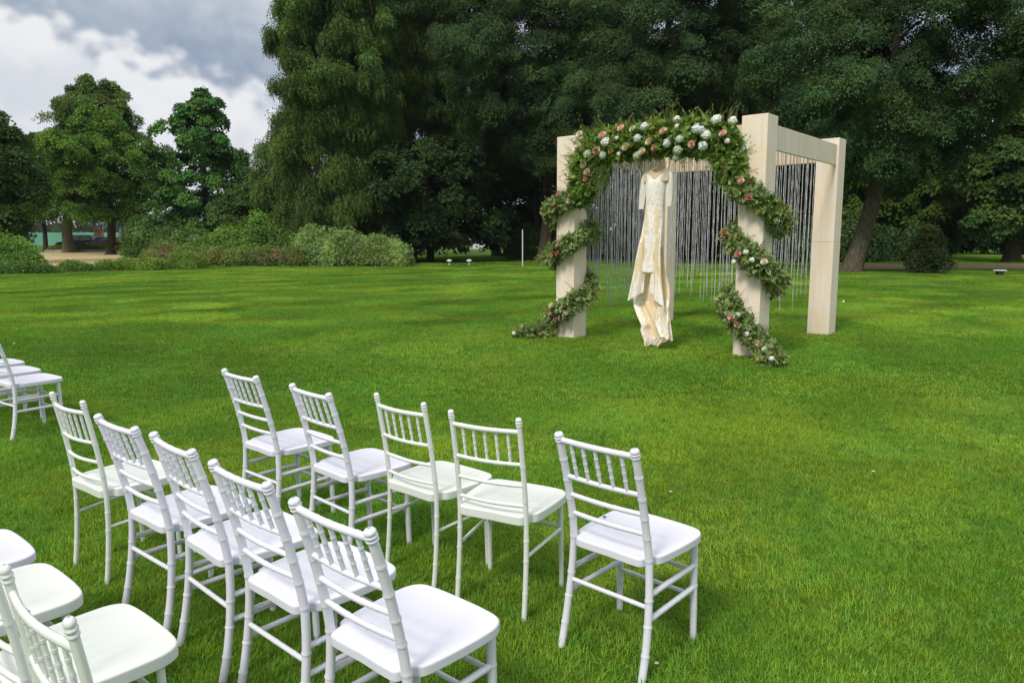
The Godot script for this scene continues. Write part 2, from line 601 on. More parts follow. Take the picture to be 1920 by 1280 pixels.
# ------------------------------------------------------------------ chairs
func bamboo(pts: PackedVector3Array, r0: float, r1: float, rings: Array, sides: int, ring_r := 1.13, ends := true) -> ArrayMesh:
	# a turned rod with raised rings; rings: shares of its length
	var path := PackedVector3Array()
	var rad := PackedFloat32Array()
	var cum := PackedFloat32Array([0.0])
	for i in pts.size() - 1:
		cum.append(cum[i] + pts[i].distance_to(pts[i + 1]))
	var total := cum[cum.size() - 1]
	var stops := []
	for i in 13:
		stops.append([i / 12.0, 1.0])
	var e := 0.0045 / total
	for g in rings:
		stops.append([g - e * 1.3, 1.0]); stops.append([g - e * 0.7, ring_r]); stops.append([g - e * 0.1, ring_r * 0.985]); stops.append([g, 1.0])
		stops.append([g + e * 0.1, ring_r * 0.985]); stops.append([g + e * 0.7, ring_r]); stops.append([g + e * 1.3, 1.0])
	stops.sort_custom(func(a, b): return a[0] < b[0])
	var last := -1.0
	for st in stops:
		if st[0] < 0.0 or st[0] > 1.0 or st[0] - last < 1e-5:
			continue
		last = st[0]
		var want: float = st[0] * total
		var i := 0
		while i < cum.size() - 2 and cum[i + 1] < want:
			i += 1
		path.append(pts[i].lerp(pts[i + 1], (want - cum[i]) / maxf(cum[i + 1] - cum[i], 1e-6)))
		rad.append(lerpf(r0, r1, st[0]) * st[1])
	var b := MB.new()
	b.tube(path, rad, sides, Color.WHITE, ends)
	return b.mesh()

func seat_mesh(hw: float, depth: float, top: float, thick: float) -> ArrayMesh:
	# a rounded seat with a hollow beside each back post
	var half := [Vector2(0, -0.024), Vector2(hw * 0.5, -0.027), Vector2(hw * 0.72, -0.022), Vector2(hw * 0.79, 0.006), Vector2(hw * 0.83, 0.030), Vector2(hw * 0.93, 0.048), Vector2(hw * 0.98, 0.10),
		Vector2(hw * 1.02, 0.2), Vector2(hw * 1.03, depth * 0.72), Vector2(hw * 1.01, depth * 0.85), Vector2(hw * 0.92, depth * 0.94), Vector2(hw * 0.76, depth * 0.982), Vector2(hw * 0.4, depth * 1.0), Vector2(0, depth * 1.003)]
	var pts := PackedVector3Array()
	for p in half:
		pts.append(Vector3(p.x, 0, -p.y))
	var sm := catmull(pts, 4)
	var loop := PackedVector3Array()
	for p in sm:
		loop.append(p)
	for i in range(sm.size() - 2, 0, -1):
		loop.append(Vector3(-sm[i].x, 0, sm[i].z))
	# rings from the top's middle to the underside
	var b := MB.new()
	var cen := Vector3(0, 0, -depth * 0.5)
	var levels := [[0.0, top - 0.004, Vector3(0, 1, 0)], [0.5, top - 0.003, Vector3(0, 1, 0)], [0.955, top, Vector3(0, 1, 0)], [0.982, top - 0.001, Vector3(0, 0.92, 0)], [0.995, top - 0.004, Vector3(0, 0.55, 0)], [1.0, top - 0.009, Vector3.ZERO], [1.0, top - thick + 0.004, Vector3.ZERO], [0.985, top - thick, Vector3(0, -0.8, 0)], [0.9, top - thick, Vector3(0, -1, 0)], [0.0, top - thick, Vector3(0, -1, 0)]]
	var k := loop.size()
	var first := 0
	for li in levels.size():
		var lv = levels[li]
		for j in k + 1:
			var p := loop[j % k]
			var q := loop[(j + 1) % k]
			var o := loop[(j + k - 1) % k]
			var out := (q - o).cross(Vector3.UP).normalized()
			if out.dot(p - cen) < 0:
				out = -out
			var up: Vector3 = lv[2]
			var nn := up if absf(up.y) >= 0.999 else (up + out * sqrt(maxf(1.0 - up.y * up.y, 0.0))).normalized()
			var pos = cen + (p - cen) * lv[0]
			pos.y = lv[1]
			b.vert(pos, nn, Color.WHITE)
	for li in levels.size() - 1:
		for j in k:
			var a := li * (k + 1) + j
			b.face(a, a + k + 1, a + k + 2)
			b.face(a, a + k + 2, a + 1)
	return b.mesh()

func make_chair(called: String, cream: bool) -> Node3D:
	# local axes: the sitter looks along -z; y up; the origin lies between the back posts at seat depth
	var root := thing(called, "chair", "chair")
	var m: Material = M.cream_plastic if cream else M.white_plastic
	var at := 0.168 if cream else 0.1745
	var af := 0.173 if cream else 0.194
	var zt := 0.073 if cream else 0.1145
	var zf := 0.031 if cream else 0.057
	var fb := 0.198 if cream else 0.185
	var fd := 0.332 if cream else 0.357
	var pr := 0.0125 if cream else 0.0162
	var H := 0.915
	var seat_top := 0.462
	part("seat", seat_mesh(0.214 if cream else 0.208, 0.395 if cream else 0.402, seat_top, 0.044 if cream else 0.036), m, root)
	var rails: Array = [0.852, 0.70, 0.60, 0.505] if cream else [0.885, 0.727, 0.645, 0.563]
	var post_at := func(y: float) -> Vector3:      # the back post's centre line for the +x side
		var t := y / H
		var z := 0.0
		if y < 0.44:
			z = zf * pow(1.0 - y / 0.44, 2.0)
		else:
			var k := (y - 0.44) / (H - 0.44)
			z = zt * pow(k, 1.35)
		return Vector3(lerpf(af, at, smooth01(0.0, 0.7, t)), y, z)
	for s in [-1.0, 1.0]:
		var pts := PackedVector3Array()
		for i in 25:
			var p: Vector3 = post_at.call(lerpf(-0.02, H - 0.025, i / 24.0))
			pts.append(Vector3(p.x * s, p.y, p.z))
		var rg: Array = [0.12, 0.24, 0.35, 0.52, 0.62, 0.71, 0.80, 0.90] if not cream else [0.14, 0.30, 0.40, 0.60, 0.78]
		var post := part("back_post", bamboo(pts, pr * 0.95, pr * 0.93, rg, 14, 1.15), m, root)
		# finial
		var tip := pts[24]
		var dirn := (pts[24] - pts[22]).normalized()
		var fp := PackedVector3Array()
		var fr := PackedFloat32Array()
		for q in [[-0.012, 1.0], [-0.010, 1.16], [-0.006, 1.16], [-0.004, 0.94], [0.0, 0.94], [0.002, 1.18], [0.006, 1.2], [0.008, 0.98], [0.011, 0.98], [0.014, 1.12], [0.019, 1.12], [0.024, 0.9], [0.028, 0.5], [0.029, 0.05]]:
			fp.append(tip + dirn * q[0])
			fr.append(pr * q[1])
		var f := MB.new()
		f.tube(fp, fr, 14)
		part("finial", f.mesh(), m, post)
		var leg := PackedVector3Array([Vector3(s * fb, -0.02, -fd), Vector3(s * fb * 0.985, seat_top - 0.036, -fd + 0.012)])
		part("front_leg", bamboo(leg, pr * 0.86, pr * 1.02, [0.33, 0.56, 0.76] if not cream else [0.4, 0.75], 12, 1.1), m, root)
	for i in 4:
		var p: Vector3 = post_at.call(rails[i])
		var r := 0.0115 if i == 0 else 0.0098
		if cream:
			r *= 0.88
		var bow := 0.012 if not cream else 0.022
		var pts := PackedVector3Array()
		for k in 9:
			var t := k / 8.0
			pts.append(Vector3(lerpf(-p.x, p.x, t), p.y, p.z + bow * sin(PI * t)))
		part("top_rail" if i == 0 else "back_rail", bamboo(pts, r, r, [0.18, 0.36, 0.5, 0.64, 0.82] if i > 0 else [0.16, 0.33, 0.5, 0.67, 0.84], 10, 1.09, false), m, root)
	for i in 5:
		var t := (i + 1) / 6.0
		var a: Vector3 = post_at.call(rails[0])
		var c: Vector3 = post_at.call(rails[1])
		var pts := PackedVector3Array([Vector3(lerpf(-c.x, c.x, t), c.y, c.z + 0.012 * sin(PI * t)), Vector3(lerpf(-a.x, a.x, t), a.y, a.z + 0.012 * sin(PI * t))])
		var r := 0.0062 if cream else 0.0072
		part("spindle", bamboo(pts, r, r, [0.3, 0.5, 0.72], 9, 1.22, false), m, root)
	for s in [-1.0, 1.0]:
		for hh in ([0.27] if cream else [0.318, 0.222]):
			var p: Vector3 = post_at.call(hh)
			var pts := PackedVector3Array([Vector3(p.x * s, p.y, p.z), Vector3(fb * s * 0.99, hh + (0.02 if cream else 0.0), -fd + 0.008)])
			var r := 0.0085 if cream else 0.0118
			part("side_stretcher", bamboo(pts, r, r, [0.12, 0.34, 0.62, 0.88], 10, 1.1, false), m, root)
	for hh in ([0.30] if cream else [0.295, 0.185]):
		part("front_stretcher", bamboo(PackedVector3Array([Vector3(-fb, hh, -fd + 0.006), Vector3(fb, hh, -fd + 0.006)]), 0.0095, 0.0095, [0.2, 0.5, 0.8], 10, 1.1, false), m, root)
	if not cream:
		var p: Vector3 = post_at.call(0.27)
		part("rear_stretcher", bamboo(PackedVector3Array([Vector3(-p.x, p.y, p.z), Vector3(p.x, p.y, p.z)]), 0.0095, 0.0095, [0.2, 0.5, 0.8], 10, 1.1, false), m, root)
	return root

var proto := {}
func place_chair(kind: String, x: float, d: float, turn: float, label: String, group := "chairs in rows facing the arch") -> Node3D:
	var o: Node3D
	if not proto.has(kind):
		o = make_chair("banquet_chair", kind == "cream")
		proto[kind] = o
	else:
		o = proto[kind].duplicate()
		o.name = numbered("banquet_chair")
		add_child(o, true)
	o.position = Vector3(x, 0.012, -d)
	o.rotation.y = -turn
	tag(o, label, "chair", group)
	return o

# ------------------------------------------------------------------ flowers
func rose_mesh(s: int, ca: Color, cb: Color) -> ArrayMesh:
	# rings of cupped petals round a tight heart; unit radius, facing +y
	rng.seed = s
	var b := MB.new()
	var ring := 0
	for spec in [[3, 0.26, 0.95], [4, 0.45, 0.9], [5, 0.66, 0.72], [6, 0.88, 0.42], [6, 1.0, 0.12]]:
		for k in spec[0]:
			var a0: float = TAU * k / spec[0] + ring * 0.7 + rr(-0.15, 0.15)
			var wid: float = TAU / spec[0] * 0.72
			var rad: float = spec[1] * rr(0.93, 1.07)
			var top: float = spec[2] * 0.75
			var f := func(u: float, v: float) -> Vector3:
				var a := a0 + (u - 0.5) * 2.0 * wid
				var curl := 1.0 - 0.25 * pow(absf(u - 0.5) * 2.0, 2.0)
				var r := rad * (0.18 + 0.82 * sin(v * PI * 0.55)) * (1.0 + 0.12 * v * v)
				return Vector3(cos(a) * r, -0.45 + (top + 0.45) * v * curl, sin(a) * r)
			var col := func(u: float, v: float, _p: Vector3) -> Color:
				return ca.lerp(cb, clampf(rad * 0.9 + v * 0.15 - 0.1, 0, 1))
			b.grid(4, 3, f, col)
		ring += 1
	return b.mesh()

func hydrangea_mesh(s: int, ca: Color, cb: Color) -> ArrayMesh:
	rng.seed = s
	var b := MB.new()
	for i in 70:
		var d := rdir()
		if d.y < -0.35:
			continue
		var p := Vector3(d.x, d.y * 0.85, d.z) * rr(0.86, 1.0)
		var bs := yframe((d + rdir() * 0.3).normalized(), rr(0, TAU))
		var col := ca.lerp(cb, rng.randf())
		for k in 4:
			var a := TAU * k / 4.0
			add_leaf(b, p, bs * Vector3(cos(a), 0.25, sin(a)), bs * Vector3.UP, 0.30, 0.28, col * 0.94, col, 0.1, 0.05)
	b.grid(12, 8, func(u: float, v: float) -> Vector3: return Vector3(sin(v * PI) * cos(-u * TAU), cos(v * PI) * 0.85, sin(v * PI) * sin(-u * TAU)) * 0.86, func(_u: float, _v: float, _p: Vector3) -> Color: return ca.lerp(cb, 0.5) * Color(0.8, 0.85, 0.75))
	return b.mesh()

func leaf_mesh(l: float, w: float, ca: Color, cb: Color) -> ArrayMesh:
	# one large leaf along +z, facing +y: dark heart, pale rim
	var b := MB.new()
	var out := [[0.0, 0.05], [0.15, 0.62], [0.38, 1.0], [0.62, 0.82], [0.85, 0.36], [1.0, 0.0]]
	for i in out.size() - 1:
		for s in [-1.0, 1.0]:
			var t0: float = out[i][0]; var t1: float = out[i + 1][0]
			var w0: float = out[i][1] * w * 0.5; var w1: float = out[i + 1][1] * w * 0.5
			var y0: float = -0.22 * l * t0 * t0; var y1: float = -0.22 * l * t1 * t1
			var c0 := Vector3(0, y0, t0 * l); var c1 := Vector3(0, y1, t1 * l)
			var m0 := Vector3(s * w0 * 0.62, y0 + w0 * 0.22, t0 * l); var m1 := Vector3(s * w1 * 0.62, y1 + w1 * 0.22, t1 * l)
			var e0 := Vector3(s * w0, y0 + w0 * 0.2, t0 * l); var e1 := Vector3(s * w1, y1 + w1 * 0.2, t1 * l)
			for q in [[c0, m0, m1, c1, ca, ca], [m0, e0, e1, m1, ca.lerp(cb, 0.5), cb]]:
				var nn := Vector3(-s * 0.25, 1, 0.2).normalized()
				var i0 := b.vert(q[0], nn, q[4]); b.vert(q[1], nn, q[5]); b.vert(q[2], nn, q[5]); b.vert(q[3], nn, q[4])
				if s < 0:
					b.face(i0, i0 + 1, i0 + 2); b.face(i0, i0 + 2, i0 + 3)
				else:
					b.face(i0, i0 + 2, i0 + 1); b.face(i0, i0 + 3, i0 + 2)
	return b.mesh()

func fern_mesh(n: int, length: float, l: float, w: float, ca: Color, s: int) -> ArrayMesh:
	# a spray: a bowed stalk with pairs of leaflets, along +y
	rng.seed = s
	var b := MB.new()
	var pts := PackedVector3Array()
	var rad := PackedFloat32Array()
	for i in 6:
		var t := i / 5.0
		pts.append(Vector3(0, length * t, length * 0.35 * t * t))
		rad.append(0.0022 * (1.0 - t * 0.7))
	b.tube(pts, rad, 4, ca * 0.8, false)
	for i in n:
		var t := 0.12 + 0.88 * i / n
		var p := Vector3(0, length * t, length * 0.35 * t * t)
		for sg in [-1.0, 1.0]:
			var k := rr(0.75, 1.15) * (1.1 - 0.5 * t)
			var col := ca * rr(0.8, 1.2)
			add_leaf(b, p, Vector3(sg * 1.0, 0.55 + rr(-0.2, 0.3), rr(-0.3, 0.5)), Vector3(rr(-0.3, 0.3), 0.3, 1), l * k, w * k, col, col)
	add_leaf(b, pts[5], Vector3(0, 1, 0.4), Vector3(0, -0.3, 1), l, w, ca, ca)
	return b.mesh()

func garland(called: String, label: String, at: Vector3, turn: float, path: PackedVector3Array, rad: PackedFloat32Array, P: Dictionary) -> Node3D:
	rng.seed = P.seed
	var root := thing(called, label, "garland", at, turn)
	var core := MB.new()
	var cr := PackedFloat32Array()
	for r in rad:
		cr.append(maxf(r * 0.36, 0.015))
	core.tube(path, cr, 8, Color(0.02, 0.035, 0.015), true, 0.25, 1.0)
	part("binding", core.mesh(), M.vleaf, root)
	var cum := PackedFloat32Array([0.0])
	for i in path.size() - 1:
		cum.append(cum[i] + path[i].distance_to(path[i + 1]))
	var total := cum[cum.size() - 1]
	var at_t := func(t: float) -> Array:
		var want := t * total
		var i := 0
		while i < cum.size() - 2 and cum[i + 1] < want:
			i += 1
		var k := clampf((want - cum[i]) / maxf(cum[i + 1] - cum[i], 1e-6), 0, 1)
		return [path[i].lerp(path[i + 1], k), (path[i + 1] - path[i]).normalized(), lerpf(rad[i], rad[i + 1], k)]
	var keep_out: Callable = P.get("keep", func(_p: Vector3) -> bool: return true)
	for kind in P.kinds:      # [name, mesh, count, scale, inner share, colour, droop]
		var xf: Array[Transform3D] = []
		var cols := PackedColorArray()
		var tries := 0
		while xf.size() < kind[2] and tries < kind[2] * 4:
			tries += 1
			var a: Array = at_t.call(rng.randf())
			var d := rdir()
			d = (d - a[1] * d.dot(a[1]) * 0.6).normalized()
			var p: Vector3 = a[0] + d * a[2] * rr(kind[4], 1.0)
			if not keep_out.call(p):
				continue
			var dirn: Vector3 = (d + a[1] * rr(-0.8, 0.8) + rdir() * 0.5 + Vector3(0, kind[6], 0)).normalized()
			var bs: Basis
			if kind[0] == "leaf":
				# leaf along dirn, its face turned outward
				var up: Vector3 = (d + Vector3(0, 0.4, 0) + rdir() * 0.4).normalized()
				var x := up.cross(dirn).normalized()
				bs = Basis(x, dirn.cross(x).normalized(), dirn)
			else:
				bs = yframe(dirn, rr(0, TAU))
			bs = bs.scaled(Vector3.ONE * kind[3] * rr(0.7, 1.25))
			xf.append(Transform3D(bs, p))
			var f := rr(0.7, 1.25)
			var hue := rr(-0.1, 0.15)
			var c: Color = kind[5]
			cols.append(Color(c.r * f * (1 + hue), c.g * f, c.b * f * (1 - hue)))
		if kind[0] == "leaf" and kind.size() > 7:
			for i in xf.size():
				counted("leaf", i, kind[1], kind[7][i % kind[7].size()], root, xf[i])
		else:
			scatter(kind[0], kind[1], M.vleaf, xf, cols, root).set_meta("kind", "stuff")
	return root

func bloom(root: Node3D, k: int, kind: String, p: Vector3, face: Vector3, size: float) -> void:
	var spec: Array = FL[kind]
	var bs := yframe((face * 1.0 + Vector3(rr(-0.35, 0.35), rr(-0.1, 0.4), rr(-0.1, 0.2))).normalized(), rr(0, TAU)).scaled(Vector3.ONE * size * spec[2] * rr(0.88, 1.1))
	counted(spec[0], taken.get(root.name + spec[0], 0), spec[1], M.vpetal, root, Transform3D(bs, p))
	taken[root.name + spec[0]] = taken.get(root.name + spec[0], 0) + 1

var FL := {}

# ------------------------------------------------------------------ grass
func grass_patch(size: float, blades: int, h0: float, h1: float, w: float, lean: float, s: int) -> ArrayMesh:
	rng.seed = s
	var b := MB.new()
	var den := noise(3.0 / size, 2, s)
	var mot := noise(7.0 if size < 0.7 else 4.0, 3, s + 40)
	var mo2 := noise(4.0 if size < 0.7 else 2.5, 2, s + 80)
	for i in blades:
		var pa := rr(0, TAU)
		var pq := sqrt(rng.randf()) * size * 0.80
		var p := Vector3(cos(pa) * pq, 0, sin(pa) * pq)
		var hh := rr(h0, h1) * (1.0 + den.get_noise_2d(p.x, p.z) * 0.25)
		var a := rr(0, TAU)
		var tip := Vector3(cos(a), 0, sin(a)) * hh * rr(0.3, 0.95) + Vector3(lean * hh, 0, 0)
		tip.y = sqrt(maxf(hh * hh - minf(tip.length_squared(), hh * hh * 0.88), 0.0001))
		var mid := Vector3(tip.x * 0.32, tip.y * 0.58, tip.z * 0.32)
		var f := a + PI / 2 + rr(-0.6, 0.6)
		var sd := Vector3(cos(f), 0, sin(f)) * w * rr(0.6, 1.7) * 0.5
		var t := rng.randf()
		var col := Color(0.80, 0.88, 0.85).lerp(Color(1.12, 1.08, 1.0), t)
		var mm := mot.get_noise_2d(p.x, p.z)
		var m2 := mo2.get_noise_2d(p.x, p.z)
		col = col * (1.0 + 0.62 * mm) * Color(1.0 + 0.55 * m2, 1.0 + 0.10 * m2, 1.0 - 0.5 * m2)
		if rng.randf() < 0.05:
			col = Color(2.1, 1.25, 1.7)
		elif rng.randf() < 0.10:
			col = Color(0.65, 0.85, 1.2)
		var root_c := Color(col.r * 0.95, col.g * 0.9, col.b * 0.9)
		var nn := (sd.cross(mid)).normalized()
		if nn.y < 0:
			nn = -nn; sd = -sd
		nn = (nn + Vector3.UP * 0.35).normalized()
		var k := b.vert(p - sd, nn, root_c)
		b.vert(p + sd, nn, root_c); b.vert(p + mid + sd * 0.85, nn, col); b.vert(p + mid - sd * 0.85, nn, col); b.vert(p + tip, nn, col)
		b.face(k, k + 1, k + 2); b.face(k, k + 2, k + 3); b.face(k + 3, k + 2, k + 4)
	return b.mesh()

var gn1: FastNoiseLite
var gn2: FastNoiseLite
var gn3: FastNoiseLite
func lawn_tint(x: float, d: float) -> Color:
	var q := -0.65 * x + 0.76 * d
	var st := sin(q * TAU / 2.7 + gn2.get_noise_2d(x * 0.15, d * 0.15) * 2.0)
	var far := smooth01(9.0, 17.0, d)
	var a := gn1.get_noise_2d(x, d)
	var b := gn2.get_noise_2d(x, d)
	var c := gn3.get_noise_2d(x, d)
	var br := 1.0 + a * 0.25 + b * 0.22 + c * 0.28 + signf(st) * pow(absf(st), 0.4) * 0.22 * far
	var yel := clampf(lerpf(0.13, 0.31, far) + a * 0.5 - b * 0.7 + c * 0.5, 0.0, 1.0)
	var g := Color(0.150, 0.318, 0.036).lerp(Color(0.325, 0.425, 0.046), yel)
	return Color(g.r * br, g.g * br, g.b * br)

func on_lawn(x: float, d: float) -> bool:
	# the lawn ends at the flower beds, the sand patch and the dirt path
	if x < -12.0 and d > 40.5 - maxf(-x - 24.0, 0.0) * 0.9 and x < -(d - 20.0) * 0.2 and d > 36.0:
		return d < 47.5 and x > -22.5
	if d > 49.0 and x < -6.0 and x < -4.0 - (d - 49.0) * 0.25:
		return false
	if x > 17.0 and d > 40.0 and d < 48.5:
		return false
	return true

func plant_grass() -> void:
	gn1 = noise(0.09, 3, 71); gn2 = noise(0.45, 3, 72); gn3 = noise(1.7, 2, 73)
	var root := Node3D.new()
	root.name = "grass"
	root.set_meta("kind", "stuff"); root.set_meta("label", "short mown green lawn grass with yellowish and darker patches")
	add_child(root, true)
	var tiers := [[0.5, 0.9, 7.0, 4600, 0.022, 0.046, 0.0025], [0.9, 7.0, 25.0, 4400, 0.022, 0.045, 0.0052], [1.2, 25.0, 74.0, 2200, 0.022, 0.045, 0.013]]
	for ti in tiers.size():
		var T: Array = tiers[ti]
		var vars := 4
		var xfs := []
		var cls := []
		var ms := []
		for k in vars:
			ms.append(grass_patch(T[0], T[3], T[4], T[5], T[6], 0.35, 500 + ti * 10 + k))
			var e: Array[Transform3D] = []
			xfs.append(e); cls.append(PackedColorArray())
		rng.seed = 900 + ti
		var d: float = T[1]
		while d < T[2]:
			var half = 0.74 * (d + T[0]) + 2.0
			var x = -half
			while x < half:
				var px = x + rr(-0.1, 0.1) * T[0]
				var pd = d + rr(-0.1, 0.1) * T[0] + T[0] * 0.5
				if on_lawn(px, pd):
					var q = -0.65 * px + 0.76 * pd
					var st := sin(q * TAU / 2.7)
					# blades lean along the mower's run, one way and the other in turn
					var dirn := atan2(0.65, 0.76) + (0.0 if st > 0 else PI)
					var turn := dirn + rr(-0.5, 0.5) if rng.randf() < 0.6 else rr(0, TAU)
					var k := rng.randi() % vars
					var bs := Basis(Vector3.UP, turn).scaled(Vector3(1, rr(0.8, 1.15), 1))
					xfs[k].append(Transform3D(bs, gp(px, pd, -0.003)))
					cls[k].append(lawn_tint(px, pd))
				x += T[0]
			d += T[0]
		for k in vars:
			scatter("blades", ms[k], M.grass, xfs[k], cls[k], root)

# ------------------------------------------------------------------ vehicles
func car(label: String, at: Vector3, turn: float, paint: Material, tall: float, long: float) -> void:
	var root := thing("parked_car", label, "car", at, turn, "cars parked under the trees")
	var L := long * 0.5
	var W := 0.9
	# side outline (z along the car, y up), front at -z
	var low := [[-L, 0.42], [-L + 0.05, 0.72], [-L + 0.25, 0.86], [-L + 1.15, 1.0], [L - 0.15, 1.05], [L, 0.9], [L, 0.42]]
	var b := MB.new()
	var prev := []
	for s in [-1.0, 1.0]:
		for i in range(1, low.size() - 1):
			var p0 := Vector3(s * W, low[0][1], 0.0)
			var a := Vector3(s * W, low[i][1], low[i][0]); var c := Vector3(s * W, low[i + 1][1], low[i + 1][0])
			if s > 0: b.tri(p0, c, a)
			else: b.tri(p0, a, c)
		b.tri(Vector3(s * W, low[0][1], 0), Vector3(s * W, low[1][1], low[1][0]), Vector3(s * W, low[0][1], low[0][0])) if s > 0 else b.tri(Vector3(s * W, low[0][1], 0), Vector3(s * W, low[0][1], low[0][0]), Vector3(s * W, low[1][1], low[1][0]))
	for i in low.size():
		var a = low[i]; var c = low[(i + 1) % low.size()]
		b.quad(Vector3(-W, a[1], a[0]), Vector3(W, a[1], a[0]), Vector3(W, c[1], c[0]), Vector3(-W, c[1], c[0]))
	part("body", b.mesh(), paint, root)
	var cab := MB.new()
	var Wc := 0.72
	var z := [-L + 1.2, -L + 1.95, L - 0.75, L - 0.2]
	var base := 1.02
	var A := [Vector3(-W + 0.03, base, z[0]), Vector3(W - 0.03, base, z[0]), Vector3(W - 0.03, base, z[3]), Vector3(-W + 0.03, base, z[3])]
	var B := [Vector3(-Wc, tall, z[1]), Vector3(Wc, tall, z[1]), Vector3(Wc, tall, z[2]), Vector3(-Wc, tall, z[2])]
	for i in 4:
		cab.quad(A[(i + 1) % 4], A[i], B[i], B[(i + 1) % 4])
	cab.quad(B[3], B[2], B[1], B[0])
	part("cabin", cab.mesh(), paint, root)
	for i in 4:
		var w := MB.new()
		var lo0: Vector3 = A[(i + 1) % 4]; var lo1: Vector3 = A[i]
		var hi0: Vector3 = B[(i + 1) % 4]; var hi1: Vector3 = B[i]
		var nn := (lo1 - lo0).cross(hi0 - lo0).normalized()
		var panes := [[0.06, 0.94]] if i % 2 == 0 else [[0.05, 0.48], [0.53, 0.95]]
		for pn in panes:
			w = MB.new()
			var q := []
			for k in [[pn[0], 0.1], [pn[1], 0.1], [pn[1], 0.88], [pn[0], 0.88]]:
				q.append(lo0.lerp(lo1, k[0]).lerp(hi0.lerp(hi1, k[0]), k[1]) + nn * 0.012)
			w.quad(q[0], q[1], q[2], q[3])
			part("window", w.mesh(), M.car_glass, root)
	for sx in [-1.0, 1.0]:
		for sz in [-L + 0.85, L - 0.85]:
			var t := MB.new()
			t.tube(PackedVector3Array([Vector3(sx * (W - 0.2), 0.33, sz), Vector3(sx * (W - 0.17), 0.33, sz), Vector3(sx * (W + 0.0), 0.33, sz), Vector3(sx * (W + 0.02), 0.33, sz)]), PackedFloat32Array([0.3, 0.33, 0.33, 0.3]), 18)
			var wh := part("wheel", t.mesh(), M.rubber, root)
			var r := MB.new()
			r.tube(PackedVector3Array([Vector3(sx * (W + 0.021), 0.33, sz), Vector3(sx * (W + 0.03), 0.33, sz)]), PackedFloat32Array([0.21, 0.19]), 14)
			part("rim", r.mesh(), M.chrome, wh)
		var hl := MB.new()
		hl.box(Vector3(sx * 0.68 - 0.18, 0.68, -L - 0.02), Vector3(sx * 0.68 + 0.18, 0.82, -L + 0.1), Color.WHITE, 0.02)
		part("headlight", hl.mesh(), M.chrome, root)
		var tl := MB.new()
		tl.box(Vector3(sx * 0.72 - 0.12, 0.72, L - 0.08), Vector3(sx * 0.72 + 0.12, 0.95, L + 0.015), Color.WHITE, 0.02)
		part("tail_light", tl.mesh(), M.red_lens, root)

